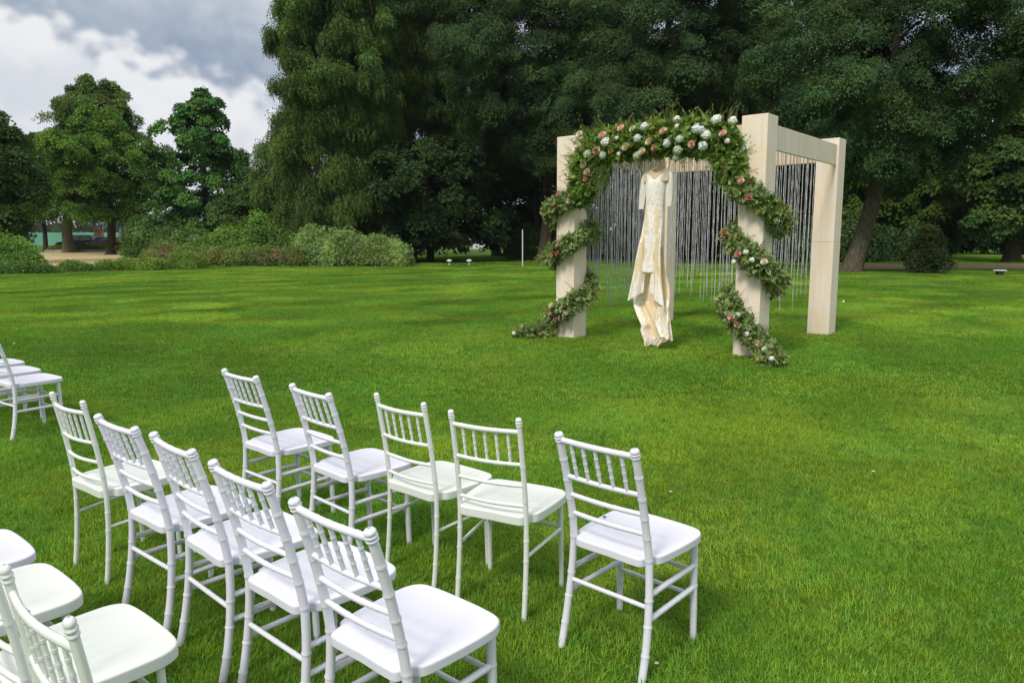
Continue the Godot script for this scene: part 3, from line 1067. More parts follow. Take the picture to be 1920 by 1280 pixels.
# ------------------------------------------------------------------ materials
func materials() -> void:
	M.bark = bark_material(Color(0.105, 0.085, 0.062), 31)
	M.bark_pale = bark_material(Color(0.24, 0.215, 0.165), 35)
	M.bark_lean = bark_material(Color(0.17, 0.14, 0.10), 38)
	M.foliage = vmat(0.7, 0.22, 0.6)
	M.vleaf = vmat(0.55, 0.32, 0.5)
	M.vpetal = vmat(0.75, 0.3, 0.3)
	M.grass = vmat(0.6, 0.25, 0.8)
	M.white_plastic = mat(0.70, 0.705, 0.785, 0.36, 0.5)
	M.cream_plastic = mat(0.70, 0.735, 0.695, 0.38, 0.5)
	M.wood = StandardMaterial3D.new()
	M.wood.albedo_texture = tex(wood_image(51))
	M.wood.roughness = 0.62
	M.wood.uv1_triplanar = true
	M.wood.uv1_scale = Vector3(0.9, 0.30, 0.9)
	M.wood_beam = M.wood.duplicate()
	M.wood_beam.albedo_color = Color(0.955, 0.96, 0.955)
	M.wood_beam.uv1_scale = Vector3(0.35, 0.25, 0.35)
	M.tinsel = vmat(0.32, 0.6)
	M.tinsel.metallic = 0.1
	M.thread = mat(0.30, 0.235, 0.165, 0.8)
	M.cloth = vmat(0.85, 0.3, 0.3)
	M.hanger = mat(0.62, 0.50, 0.36, 0.5)
	M.steel = mat(0.55, 0.55, 0.55, 0.35)
	M.steel.metallic = 0.8
	M.lawn = StandardMaterial3D.new()
	M.lawn.albedo_texture = blotch(Color(0.24, 0.36, 0.08), Color(0.33, 0.43, 0.10), Color(0.20, 0.31, 0.07), 0.03, 61, 512)
	M.lawn.roughness = 0.95
	M.lawn.metallic_specular = 0.2
	M.lawn.uv1_world_triplanar = true
	M.lawn.uv1_triplanar = true
	M.lawn.uv1_scale = Vector3(0.23, 0.23, 0.23)
	M.sand = StandardMaterial3D.new()
	M.sand.albedo_texture = blotch(Color(0.66, 0.58, 0.40), Color(0.80, 0.72, 0.54), Color(0.62, 0.58, 0.38), 0.02, 64, 512)
	M.sand.roughness = 0.95
	M.sand.uv1_world_triplanar = true
	M.sand.uv1_triplanar = true
	M.sand.uv1_scale = Vector3(0.16, 0.16, 0.16)
	M.dirt = StandardMaterial3D.new()
	M.dirt.albedo_texture = blotch(Color(0.40, 0.34, 0.24), Color(0.50, 0.44, 0.31), Color(0.33, 0.31, 0.19), 0.02, 67, 512)
	M.dirt.roughness = 0.95
	M.dirt.uv1_world_triplanar = true
	M.dirt.uv1_triplanar = true
	M.dirt.uv1_scale = Vector3(0.2, 0.2, 0.2)
	M.stone = mat(0.30, 0.28, 0.27, 0.9)
	M.brick = mat(0.33, 0.12, 0.06, 0.9)
	M.net = mat(0.13, 0.34, 0.25, 0.8)
	M.paint_black = mat(0.006, 0.007, 0.010, 0.35, 0.25)
	M.paint_grey = mat(0.018, 0.020, 0.026, 0.35, 0.3)
	M.paint_white = mat(0.75, 0.76, 0.78, 0.3)
	M.car_glass = mat(0.02, 0.035, 0.033, 0.12, 0.4)
	M.rubber = mat(0.02, 0.02, 0.02, 0.9)
	M.chrome = mat(0.6, 0.6, 0.62, 0.25)
	M.chrome.metallic = 0.7
	M.red_lens = mat(0.35, 0.02, 0.02, 0.2)
	M.white_paint = mat(0.75, 0.75, 0.73, 0.5)
	M.petal_white = mat(0.8, 0.8, 0.74, 0.7)
	M.dark_speck = mat(0.02, 0.018, 0.015, 0.6)
	M.far_wood = mat(0.06, 0.085, 0.06, 0.95)
	# leaf shapes shared by trees and shrubs
	LEAF.broad = leaf_cluster(40, 0.55, 0.17, 0.13, 101)
	LEAF.maple = leaf_cluster(36, 0.62, 0.22, 0.19, 102, Color.WHITE, Color.WHITE, 0.22, 1.1)
	LEAF.small = leaf_cluster(60, 0.55, 0.12, 0.085, 103)
	LEAF.weep = weeping_cluster(9, 0.85, 0.105, 0.075, 104)
	LEAF.fine = leaf_cluster(46, 0.36, 0.10, 0.055, 105, Color.WHITE, Color.WHITE, 0.7, 0.4)
	LEAF.shrub = leaf_cluster(36, 0.34, 0.12, 0.085, 106)
	LEAF.varieg = leaf_cluster(40, 0.34, 0.115, 0.07, 107, Color(0.7, 0.85, 0.7), Color(3.0, 2.2, 4.6), 0.6, 0.5)
	FL = {
		"pr": ["rose", rose_mesh(1, Color(0.93, 0.56, 0.46), Color(0.96, 0.77, 0.69)), 0.056],
		"cr": ["rose", rose_mesh(2, Color(0.90, 0.78, 0.54), Color(0.95, 0.90, 0.78)), 0.054],
		"pk": ["rose", rose_mesh(3, Color(0.78, 0.36, 0.33), Color(0.86, 0.56, 0.52)), 0.046],
		"rd": ["rose", rose_mesh(4, Color(0.62, 0.17, 0.18), Color(0.72, 0.30, 0.29)), 0.04],
		"yl": ["rose", rose_mesh(5, Color(0.72, 0.42, 0.12), Color(0.76, 0.58, 0.30)), 0.045],
		"gr": ["bud", rose_mesh(6, Color(0.42, 0.52, 0.08), Color(0.58, 0.66, 0.18)), 0.03],
		"wh": ["hydrangea", hydrangea_mesh(7, Color(0.89, 0.89, 0.85), Color(0.84, 0.85, 0.79)), 0.060],
		"hy": ["hydrangea", hydrangea_mesh(8, Color(0.90, 0.90, 0.87), Color(0.80, 0.84, 0.74)), 0.073],
		"bh": ["hydrangea", hydrangea_mesh(9, Color(0.82, 0.86, 0.83), Color(0.72, 0.79, 0.78)), 0.066],
		"gh": ["hydrangea", hydrangea_mesh(10, Color(0.50, 0.60, 0.42), Color(0.62, 0.68, 0.52)), 0.07],
	}

# ------------------------------------------------------------------ the scene
func _ready() -> void:
	var cam := Camera3D.new()
	cam.name = "camera"
	cam.fov = 50.36
	cam.near = 0.05
	cam.far = 1500.0
	cam.position = Vector3(0, 1.672, 0)
	cam.rotation = Vector3(-0.1390, 0, -0.0028)
	add_child(cam)
	var we := WorldEnvironment.new()
	we.name = "world_environment"
	var env := Environment.new()
	env.background_mode = Environment.BG_SKY
	var sky := Sky.new()
	var sm := PanoramaSkyMaterial.new()
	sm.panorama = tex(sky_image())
	sky.sky_material = sm
	env.sky = sky
	env.background_energy_multiplier = 1.0
	env.tonemap_mode = Environment.TONE_MAPPER_LINEAR
	env.tonemap_exposure = 0.94
	env.sdfgi_enabled = true
	env.ssao_enabled = true
	env.ssil_enabled = true
	env.fog_enabled = true
	env.fog_density = 0.00012
	env.fog_light_color = Color(0.82, 0.86, 0.92)
	we.environment = env
	add_child(we)
	var sun := DirectionalLight3D.new()
	sun.name = "sun"
	sun.light_energy = 0.9
	sun.light_color = Color(1.0, 0.97, 0.92)
	sun.light_angular_distance = 13.0
	sun.shadow_enabled = true
	sun.rotation = Vector3(deg_to_rad(-48.0), deg_to_rad(-35.0), 0)
	add_child(sun)
	materials()
	setting()
	trees()
	shrubs()
	far_things()
	arch()
	dress()
	garlands()
	chairs()
	litter()
	plant_grass()

func sheet(x0: float, x1: float, d0: float, d1: float, nx: int, nd: int, lift: float, rough_edge := 0.0, s := 1) -> ArrayMesh:
	var b := MB.new()
	var nz := noise(0.35, 3, s)
	var f := func(u: float, v: float) -> Vector3:
		var d := lerpf(d0, d1, v)
		var x := lerpf(x0, x1, u)
		if rough_edge > 0.0:
			var e := nz.get_noise_2d(x, d) * rough_edge
			x += e * (1.0 if u < 0.02 or u > 0.98 else 0.0)
			d += nz.get_noise_2d(x + 40.0, d) * rough_edge * (1.0 if v < 0.02 or v > 0.98 else 0.0)
		return gp(x, d, lift)
	for i in nd + 1:
		for j in nx + 1:
			var u := float(j) / nx
			var v := float(i) / nd
			b.vert(f.call(u, v), Vector3.UP, Color.WHITE, Vector2(u, v))
	for i in nd:
		for j in nx:
			var a := i * (nx + 1) + j
			b.face(a, a + 1, a + nx + 2)
			b.face(a, a + nx + 2, a + nx + 1)
	return b.mesh()

func setting() -> void:
	# the lawn: one sheet to the horizon, finer where it rises
	var b := MB.new()
	var xs := []
	var ds := []
	for x in [-900.0, -500.0, -300.0, -200.0, -150.0, -110.0, -80.0]:
		xs.append(x)
	for i in range(-60, 61, 2):
		xs.append(float(i))
	for x in [80.0, 110.0, 150.0, 200.0, 300.0, 500.0, 900.0]:
		xs.append(x)
	for d in [-300.0, -100.0, -40.0, -15.0]:
		ds.append(d)
	for i in range(-6, 112, 3):
		ds.append(float(i))
	for d in [125.0, 150.0, 200.0, 300.0, 500.0, 900.0]:
		ds.append(d)
	for d in ds:
		for x in xs:
			b.vert(gp(x, d), Vector3.UP, Color.WHITE)
	for i in ds.size() - 1:
		for j in xs.size() - 1:
			var a := i * xs.size() + j
			b.face(a, a + 1, a + xs.size() + 1)
			b.face(a, a + xs.size() + 1, a + xs.size())
	structure("lawn", b.mesh(), M.lawn, "broad flat lawn reaching to the trees")
	structure("sand_patch", sheet(-46.0, -24.6, 45.5, 73.0, 12, 18, 0.03, 0.8, 3), M.sand, "patch of pale dry sand and straw behind the low hedge")
	structure("dirt_path", sheet(17.5, 120.0, 40.0, 48.0, 40, 4, 0.03, 1.2, 4), M.dirt, "strip of bare brown earth between lawn and wood")

func trees() -> void:
	var dark := Color(0.040, 0.062, 0.026)
	tree("lime_tree", "dark leafy tree cut off by the left edge of the photo", gp(-35.2, 50), {"seed": 1, "h": 9.6, "base": 1.6, "r": 2.9, "kind": 0, "clumps": 230, "per": 12, "cr": 0.6, "leaf": LEAF.broad, "tint": Color(0.065, 0.121, 0.028), "trunk": 0.3})
	tree("lime_tree", "small thin tree showing between the edge tree and the tall lime", gp(-49.7, 78), {"seed": 2, "h": 11.4, "base": 3.2, "r": 2.0, "kind": 0, "clumps": 90, "per": 11, "cr": 0.55, "leaf": LEAF.broad, "tint": Color(0.073, 0.128, 0.034), "trunk": 0.25})
	tree("lime_tree", "tallest tree of the left pair, thick grey trunk beside the black car", gp(-43.6, 72), {"seed": 3, "h": 15.6, "base": 3.0, "r": 5.0, "rag": 0.6, "kind": 0, "clumps": 300, "per": 9, "cr": 0.7, "leaf": LEAF.broad, "tint": Color(0.109, 0.180, 0.041), "trunk": 0.52, "off": Vector3(3.6, 0, 0), "bark": M.bark_pale})
	tree("lime_tree", "dense green tree standing before the tall lime near the cars", gp(-36.2, 66), {"seed": 4, "h": 12.2, "base": 2.7, "r": 4.2, "rag": 0.6, "kind": 0, "clumps": 280, "per": 10, "cr": 0.62, "leaf": LEAF.broad, "tint": Color(0.102, 0.202, 0.031), "trunk": 0.4, "bias": 0.8})
	tree("maple_tree", "open crowned maple with sky between its tiers of leaves", gp(-28.2, 68), {"seed": 5, "h": 14.0, "base": 1.2, "r": 5.4, "rag": 0.6, "kind": 4, "clumps": 220, "per": 7, "cr": 0.62, "leaf": LEAF.maple, "tint": Color(0.073, 0.180, 0.036), "trunk": 0.3, "squash": 0.42, "inner": 0.25, "bias": 1.1, "limbs": 22})
	tree("young_maple", "low young tree between the open maple and the tall birch", gp(-20.9, 60), {"seed": 6, "h": 6.4, "base": 0.8, "r": 2.5, "kind": 0, "clumps": 100, "per": 12, "cr": 0.5, "leaf": LEAF.broad, "tint": Color(0.070, 0.128, 0.030), "trunk": 0.14})
	tree("birch_tree", "tall weeping birch at the left end of the big trees", gp(-13.2, 58), {"seed": 7, "h": 24.0, "base": 1.5, "r": 5.4, "kind": 2, "clumps": 720, "per": 18, "cr": 0.95, "leaf": LEAF.weep, "tint": Color(0.100, 0.164, 0.039), "trunk": 0.36, "weep": true, "bark": M.bark_pale})
	tree("birch_tree", "weeping birch with yellowish hanging sprays beside the first birch", gp(-8.6, 63), {"seed": 8, "h": 26.0, "base": 2.2, "r": 5.2, "kind": 2, "clumps": 680, "per": 18, "cr": 0.95, "leaf": LEAF.weep, "tint": Color(0.084, 0.142, 0.030), "trunk": 0.34, "weep": true, "bark": M.bark_pale})
	tree("maple_tree", "low spreading dark maple above the two white garden lamps", gp(-6.4, 57), {"seed": 9, "h": 8.6, "base": 1.2, "r": 5.4, "kind": 2, "clumps": 240, "per": 14, "cr": 0.75, "leaf": LEAF.maple, "tint": Color(0.030, 0.060, 0.017), "trunk": 0.3, "squash": 0.42})
	tree("willow_tree", "grey green tree on a leaning trunk right of the birches", gp(-1.5, 76), {"seed": 10, "h": 15.5, "base": 5.5, "r": 3.6, "kind": 0, "clumps": 62, "per": 32, "cr": 1.0, "leaf": LEAF.small, "tint": Color(0.088, 0.143, 0.055), "trunk": 0.5, "lean": Vector3(-3.0, 0, 0)})
	tree("willow_tree", "second leaning trunk just behind the grey green tree", gp(-0.4, 80), {"seed": 11, "h": 20.0, "base": 7.5, "r": 3.2, "kind": 0, "clumps": 48, "per": 30, "cr": 1.1, "leaf": LEAF.small, "tint": Color(0.073, 0.120, 0.046), "trunk": 0.45, "lean": Vector3(-3.4, 0, 0)})
	tree("poplar_tree", "great poplar with dark bare limbs above the left arch pillar", gp(2.6, 58), {"seed": 12, "h": 27.0, "base": 6.6, "r": 7.0, "kind": 2, "clumps": 680, "per": 18, "cr": 1.1, "leaf": LEAF.small, "tint": Color(0.057, 0.102, 0.034), "trunk": 0.55, "limbs": 24})
	tree("poplar_tree", "great poplar whose crown hangs over the middle of the arch", gp(10.8, 53), {"seed": 13, "h": 25.0, "base": 6.2, "r": 8.2, "kind": 2, "clumps": 740, "per": 18, "cr": 1.1, "leaf": LEAF.small, "tint": Color(0.053, 0.096, 0.032), "trunk": 0.6, "limbs": 24})
	tree("poplar_tree", "great poplar on a thick leaning trunk right of the arch", gp(17.45, 37.5), {"seed": 14, "h": 17.5, "base": 4.6, "r": 6.0, "kind": 0, "clumps": 460, "per": 18, "cr": 0.9, "leaf": LEAF.small, "tint": Color(0.062, 0.117, 0.038), "trunk": 0.46, "lean": Vector3(2.6, 0, -0.6), "limbs": 22, "bark": M.bark_lean, "ls": 0.85})
	tree("maple_tree", "lighter green maple under the leaning poplar", gp(33.6, 62), {"seed": 15, "h": 10.8, "base": 0.8, "r": 5.6, "kind": 0, "clumps": 220, "per": 14, "cr": 0.85, "leaf": LEAF.maple, "tint": Color(0.075, 0.138, 0.023), "trunk": 0.3, "squash": 0.45})
	tree("maple_tree", "dark maple with a flared trunk at the right edge of the photo", gp(35.6, 52), {"seed": 16, "h": 13.2, "base": 1.9, "r": 3.9, "kind": 0, "clumps": 190, "per": 15, "cr": 0.8, "leaf": LEAF.maple, "tint": Color(0.057, 0.105, 0.023), "trunk": 0.55, "squash": 0.5, "off": Vector3(1.4, 0, 0)})
	tree("maple_tree", "tree beyond the right edge with dark leaves hanging into the top corner", gp(25.4, 31), {"seed": 17, "h": 15.0, "base": 8.2, "r": 4.4, "kind": 0, "clumps": 80, "per": 30, "cr": 0.95, "leaf": LEAF.broad, "tint": Color(0.050, 0.087, 0.021), "trunk": 0.35})
	tree("sucker_tree", "small dark bushy trunk on the lawn's edge before the earth strip", gp(20.2, 35.5), {"seed": 18, "h": 1.9, "base": 0.1, "r": 0.62, "kind": 4, "rag": 0.9, "clumps": 22, "per": 16, "cr": 0.30, "leaf": LEAF.fine, "tint": Color(0.037, 0.057, 0.017), "trunk": 0.3, "limbs": 4})
	# the dark trees behind, seen between the trunks
	var back := [[3.0, 84.0, 13.0, 4.6], [9.5, 78.0, 22.0, 6.0], [16.0, 74.0, 20.0, 6.0], [22.5, 76.0, 18.0, 5.4], [26.5, 66.0, 11.0, 4.4], [17.5, 60.0, 9.5, 4.0], [45.0, 84.0, 13.0, 5.0], [-14.0, 86.0, 12.0, 5.0], [38.5, 74.0, 9.0, 4.6], [54.0, 80.0, 12.0, 5.5]]
	var names := ["dark tree behind the left arch pillar's trunks", "dark tree filling the gap behind the hanging dress", "dark tree behind the middle of the string curtain", "dark tree behind the arch's right front pillar", "dark tree between the leaning trunk and the light maple", "low dark tree just behind the arch's rear right pillar", "distant tree beyond the earth strip by the right edge", "tree standing behind the two weeping birches", "dark tree between the light maple and the right edge maple", "far dark tree behind the right edge maple's trunk"]
	for i in back.size():
		var q: Array = back[i]
		tree("background_tree", names[i], gp(q[0], q[1]), {"seed": 40 + i, "h": q[2], "base": 0.5, "r": q[3], "kind": 2, "clumps": 130, "per": 26, "cr": 1.6, "leaf": LEAF.broad, "tint": Color(0.033, 0.063, 0.016), "trunk": 0.35, "ls": 1.35, "limbs": 4, "group": "dark trees behind the big poplars"})
	# bare trunks of the wood behind the arch
	var tk := [[2.9, 72.0, 0.35, -0.4], [6.6, 66.0, 0.4, 0.5], [13.4, 63.0, 0.4, 0.7], [20.0, 60.0, 0.38, 1.2], [29.0, 64.0, 0.3, 0.2]]
	var tl := ["slim dark trunk left of the thin white pole", "dark trunk just left of the arch's left pillar", "dark trunk behind the string curtain's right half", "dark trunk beside the arch's rear right pillar", "dark trunk under the light green maple"]
	for i in tk.size():
		var q: Array = tk[i]
		tree("woodland_tree", tl[i], gp(q[0], q[1]), {"seed": 60 + i, "h": 17.0, "base": 7.0, "r": 3.4, "kind": 0, "clumps": 44, "per": 24, "cr": 1.4, "leaf": LEAF.broad, "tint": dark, "trunk": q[2], "lean": Vector3(q[3], 0, 0), "limbs": 6, "ls": 1.2, "group": "trunks of the dark wood"})

func shrubs() -> void:
	bush("foreground_bush", "tall light green bush at the left edge of the lawn", gp(-28.2, 41), {"seed": 70, "tint": Color(0.165, 0.300, 0.055), "leaf": LEAF.fine, "ls": 1.0, "density": 9.0, "mounds": [[-1.6, 0.3, 3.4, 2.3], [0.4, 0.6, 2.4, 1.75], [1.4, 0.9, 1.6, 1.05], [-2.6, 1.8, 3.0, 1.4]]})
	bush("low_hedge", "low dark leafy shrub row below the light green bush", gp(-25.9, 38.4), {"seed": 71, "category": "hedge", "tint": Color(0.100, 0.203, 0.043), "leaf": LEAF.fine, "ls": 0.85, "density": 10.0, "mounds": [[-1.9, 0, 2.2, 0.7], [-0.3, 0.2, 1.9, 0.5], [1.1, -0.2, 1.1, 0.3]]})
	bush("low_shrub", "small low shrub standing alone before the sand", gp(-24.3, 40.6), {"seed": 72, "tint": Color(0.120, 0.222, 0.043), "leaf": LEAF.fine, "ls": 0.85, "density": 10.0, "mounds": [[-0.3, 0, 1.1, 0.42], [0.4, 0.1, 0.8, 0.3]]})
	bush("low_hedge", "low green shrub row right of the sand patch", gp(-22.0, 41.8), {"seed": 73, "category": "hedge", "tint": Color(0.170, 0.288, 0.049), "leaf": LEAF.fine, "ls": 0.85, "density": 10.0, "mounds": [[-1.2, 0, 1.2, 0.4], [-0.2, -0.3, 1.4, 0.5], [1.0, -0.6, 1.6, 0.5], [2.2, -2.6, 1.8, 0.8]]})
	bush("round_shrub", "rounded green shrub behind the right end of the sand", gp(-29.0, 60), {"seed": 74, "tint": Color(0.110, 0.203, 0.055), "leaf": LEAF.shrub, "ls": 1.2, "density": 5.0, "mounds": [[-0.6, 0, 3.6, 3.3], [2.0, 1.0, 3.2, 2.2], [4.2, 1.6, 3.0, 2.0]]})
	bush("broad_shrub", "wide fresh green shrub rising behind the pink roses", gp(-18.6, 54.5), {"seed": 75, "tint": Color(0.136, 0.255, 0.043), "leaf": LEAF.shrub, "ls": 1.15, "density": 5.0, "mounds": [[-2.3, 0, 3.4, 2.4], [0, -0.4, 4.4, 3.1], [2.6, 0, 3.4, 2.6], [-3.8, 0.8, 2.2, 1.6]]})
	bush("variegated_dogwood", "pale cream edged shrub at the right end of the rose bed", gp(-10.6, 48.6), {"seed": 76, "tint": Color(0.265, 0.370, 0.125), "leaf": LEAF.varieg, "ls": 1.0, "density": 7.5, "mounds": [[-2.6, -0.6, 2.8, 2.3], [-0.4, 0, 3.0, 2.2], [1.7, 0.4, 2.8, 1.85], [3.0, 0.7, 1.9, 1.4]]})
	var roses := bush("rose_hedge", "long low hedge of pink roses along the lawn", gp(-18.4, 48.4), {"seed": 77, "category": "hedge", "tint": Color(0.160, 0.237, 0.055), "leaf": LEAF.fine, "ls": 0.95, "density": 8.0, "mounds": [[-4.6, 0, 2.3, 1.35], [-2.9, 0.5, 2.2, 1.05], [-1.2, 0.4, 2.3, 1.1], [0.6, 0.5, 2.3, 1.0], [2.4, 0.4, 2.3, 1.05], [4.0, 0.6, 1.8, 0.9]]})
	var xf: Array[Transform3D] = []
	var cols := PackedColorArray()
	var beds := [[-4.6, 0, 2.3, 1.35], [-4.6, 0, 2.3, 1.35], [-2.9, 0.5, 2.2, 1.05], [-1.2, 0.4, 2.3, 1.1], [2.4, 0.4, 2.3, 1.05], [4.0, 0.6, 1.8, 0.9], [3.2, 0.5, 2.0, 1.05]]
	for i in 620:
		var m: Array = beds[rng.randi() % beds.size()]
		var d := rdir()
		d = Vector3(d.x, absf(d.y) * 0.7 + 0.35, absf(d.z)).normalized()
		var p := Vector3(m[0] + d.x * m[2] * 0.6, d.y * m[3] * rr(0.92, 1.06), m[1] + d.z * m[2] * rr(0.54, 0.62))
		xf.append(Transform3D(yframe(d + Vector3(0, 0, 0.5), rr(0, TAU)).scaled(Vector3.ONE * rr(0.05, 0.10)), p))
		cols.append(Color(1.0, 1.0, 1.0).lerp(Color(0.85, 0.70, 0.66), rng.randf()))
	scatter("blossoms", rose_mesh(21, Color(0.72, 0.47, 0.45), Color(0.80, 0.60, 0.56)), M.vpetal, xf, cols, roses).set_meta("kind", "stuff")
	bush("wood_edge_shrub", "leafy undergrowth behind the thin white pole", gp(4.6, 62), {"seed": 78, "tint": Color(0.080, 0.145, 0.043), "leaf": LEAF.shrub, "ls": 1.5, "density": 2.2, "mounds": [[-3.0, 0, 3.4, 2.8], [1.0, -1, 3.6, 3.4], [6.0, -2, 4.4, 3.0], [11.0, -1.0, 4.4, 3.4]]})
	bush("wood_edge_shrub", "dark undergrowth right of the leaning poplar trunk", gp(25.0, 55), {"seed": 79, "tint": Color(0.068, 0.124, 0.036), "leaf": LEAF.shrub, "ls": 1.5, "density": 2.2, "mounds": [[-3.6, 0, 4.0, 3.2], [0.0, 1, 3.6, 3.4], [3.0, -1, 3.6, 2.4], [5.4, 0.5, 2.6, 2.6]]})

func far_things() -> void:
	# flower bed edge and its yellow flowers before the cars
	var b := MB.new()
	var kerb := thing("bed_edging", "low reddish stone edging at the far side of the sand", "kerb", gp(-41.0, 72.8, 0))
	for i in 12:
		var e := MB.new()
		e.box(Vector3(-0.46, 0, -0.12), Vector3(0.46, 0.24 + 0.01 * (i % 3), 0.12), Color.WHITE, 0.02)
		counted("stone", i, e.mesh(), M.stone, kerb, Transform3D(Basis(), Vector3(-5.0 + i * 0.94, 0, 0)))
	bush("yellow_bed", "low bed of yellow green leaves beside the lime trunk", gp(-41.3, 73.8), {"seed": 80, "category": "flower bed", "tint": Color(0.17, 0.19, 0.02), "leaf": LEAF.fine, "ls": 0.8, "density": 9.0, "mounds": [[-4.5, 0, 1.6, 0.55], [-3.0, 0, 1.8, 0.5], [-1.4, 0, 1.8, 0.55], [0.2, 0, 1.8, 0.5], [1.8, 0, 1.8, 0.5], [3.4, 0, 1.8, 0.5], [5.0, 0, 1.8, 0.5]]})
	car("black parked car side on beside the thick lime trunk", gp(-46.2, 78.5), deg_to_rad(82), M.paint_black, 1.62, 4.7)
	car("dark grey parked car at the dense tree's trunk", gp(-42.2, 76.0), deg_to_rad(58), M.paint_grey, 1.45, 4.3)
	car("white parked car glimpsed between the trunks in the middle", gp(-5.6, 104.0), deg_to_rad(86), M.paint_white, 1.5, 4.4)
	var post := thing("sign_post", "white post standing behind the black parked car", "post", gp(-49.2, 82))
	var pb := MB.new()
	pb.tube(PackedVector3Array([Vector3(0, -0.1, 0), Vector3(0, 2.45, 0)]), PackedFloat32Array([0.09, 0.09]), 10)
	part("pole", pb.mesh(), M.white_paint, post)
	pb = MB.new()
	pb.tube(PackedVector3Array([Vector3(0, 2.45, 0), Vector3(0, 2.5, 0)]), PackedFloat32Array([0.11, 0.07]), 10)
	part("cap", pb.mesh(), M.white_paint, post)
	# a red brick pier
	var pier := thing("brick_pier", "red brick pier behind the dark grey car", "brick pier", gp(-47.3, 84))
	for row in 20:
		for k in 2:
			var e := MB.new()
			var o := 0.22 if row % 2 else 0.0
			e.box(Vector3(-0.43 + k * 0.44 + o * 0.1, row * 0.115, -0.3), Vector3(-0.01 + k * 0.44 - o * 0.1 * k, row * 0.115 + 0.1, 0.3), Color.WHITE, 0.01)
			counted("brick", row * 2 + k, e.mesh(), M.brick, pier)
	# green windbreak netting on posts
	var net := thing("netting_fence", "green netting fence behind the lime trunks", "fence", gp(-62.5, 100))
	b = MB.new()
	b.grid(40, 8, func(u: float, v: float) -> Vector3: return Vector3(-9 + u * 18.0, v * 1.75, 0.08 * sin(u * 40.0) * (0.4 + v * 0.3)), func(_u: float, _v: float, _p: Vector3) -> Color: return Color.WHITE)
	part("net", b.mesh(), M.net, net)
	for i in 9:
		var e := MB.new()
		e.tube(PackedVector3Array([Vector3(0, -0.1, 0), Vector3(0, 1.85, 0)]), PackedFloat32Array([0.05, 0.05]), 8)
		counted("post", i, e.mesh(), M.steel, net, Transform3D(Basis(), Vector3(-9 + i * 2.25, 0, -0.12)))
	# far wood across the fields
	rng.seed = 333
	var xf: Array[Transform3D] = []
	var cols := PackedColorArray()
	for i in 2600:
		var x := rr(-330, -60)
		var d := rr(230, 275)
		var top := 6.4 + 2.2 * sin(x * 0.09) + 1.6 * sin(x * 0.23 + 1.0)
		xf.append(Transform3D(yframe(Vector3.UP + rdir() * 0.6, rr(0, TAU)).scaled(Vector3.ONE * rr(3.0, 5.0)), gp(x, d, top * sqrt(rng.randf()) + 0.4)))
		var f := rr(0.7, 1.3)
		cols.append(Color(0.05 * f, 0.075 * f, 0.04 * f))
	var fw := scatter("distant_wood", LEAF.broad, M.foliage, xf, cols, self)
	fw.set_meta("kind", "stuff"); fw.set_meta("label", "hazy line of far trees beyond the netting fence")
	# thin white pole on the lawn
	var pole := thing("garden_pole", "thin white pole upright on the lawn left of the arch", "pole", gp(0.66, 44.5))
	pb = MB.new()
	pb.tube(PackedVector3Array([Vector3(0, -0.1, 0), Vector3(0, 2.28, 0)]), PackedFloat32Array([0.032, 0.03]), 10)
	part("shaft", pb.mesh(), M.white_paint, pole)
	pb = MB.new()
	pb.tube(PackedVector3Array([Vector3(0, 0.0, 0), Vector3(0, 0.12, 0)]), PackedFloat32Array([0.06, 0.055]), 10)
	part("collar", pb.mesh(), M.steel, pole)
	# two mushroom shaped white garden lamps (unlit)
	for i in 2:
		var lx: float = [-4.24, -2.89][i]
		var lamp := thing("garden_lamp", ["white mushroom shaped garden lamp below the dark maple, further from the pole", "white mushroom shaped garden lamp below the dark maple, closer to the pole"][i], "garden lamp", gp(lx, 49.6), 0.0, "white garden lamps at the wood's edge")
		pb = MB.new()
		pb.tube(PackedVector3Array([Vector3(0, -0.05, 0), Vector3(0, 0.24, 0)]), PackedFloat32Array([0.06, 0.045]), 10)
		part("stem", pb.mesh(), M.white_paint, lamp)
		pb = MB.new()
		pb.tube(PackedVector3Array([Vector3(0, 0.22, 0), Vector3(0, 0.25, 0), Vector3(0, 0.3, 0), Vector3(0, 0.35, 0), Vector3(0, 0.37, 0)]), PackedFloat32Array([0.12, 0.2, 0.18, 0.1, 0.02]), 14)
		part("cap", pb.mesh(), M.white_paint, lamp)
	# low stool like block at the right
	var st := thing("low_bench", "small low bench with a pale flat top before the earth strip", "bench", gp(22.4, 33.4))
	pb = MB.new()
	pb.box(Vector3(-0.24, 0.2, -0.14), Vector3(0.24, 0.25, 0.14), Color.WHITE, 0.01)
	part("top", pb.mesh(), M.white_paint, st)
	pb = MB.new()
	pb.box(Vector3(-0.13, -0.05, -0.1), Vector3(0.13, 0.198, 0.1), Color.WHITE, 0.01)
	part("base", pb.mesh(), M.rubber, st)

# ------------------------------------------------------------------ the arch, in its own axes: x along the front, -z backward
const ARCH_AT := Vector3(0.76444, 0.0, -12.52101)
const ARCH_TURN := -0.70228
const AW := 3.5827
const AD := 3.5705
const AH := 3.373
const PW := 0.372

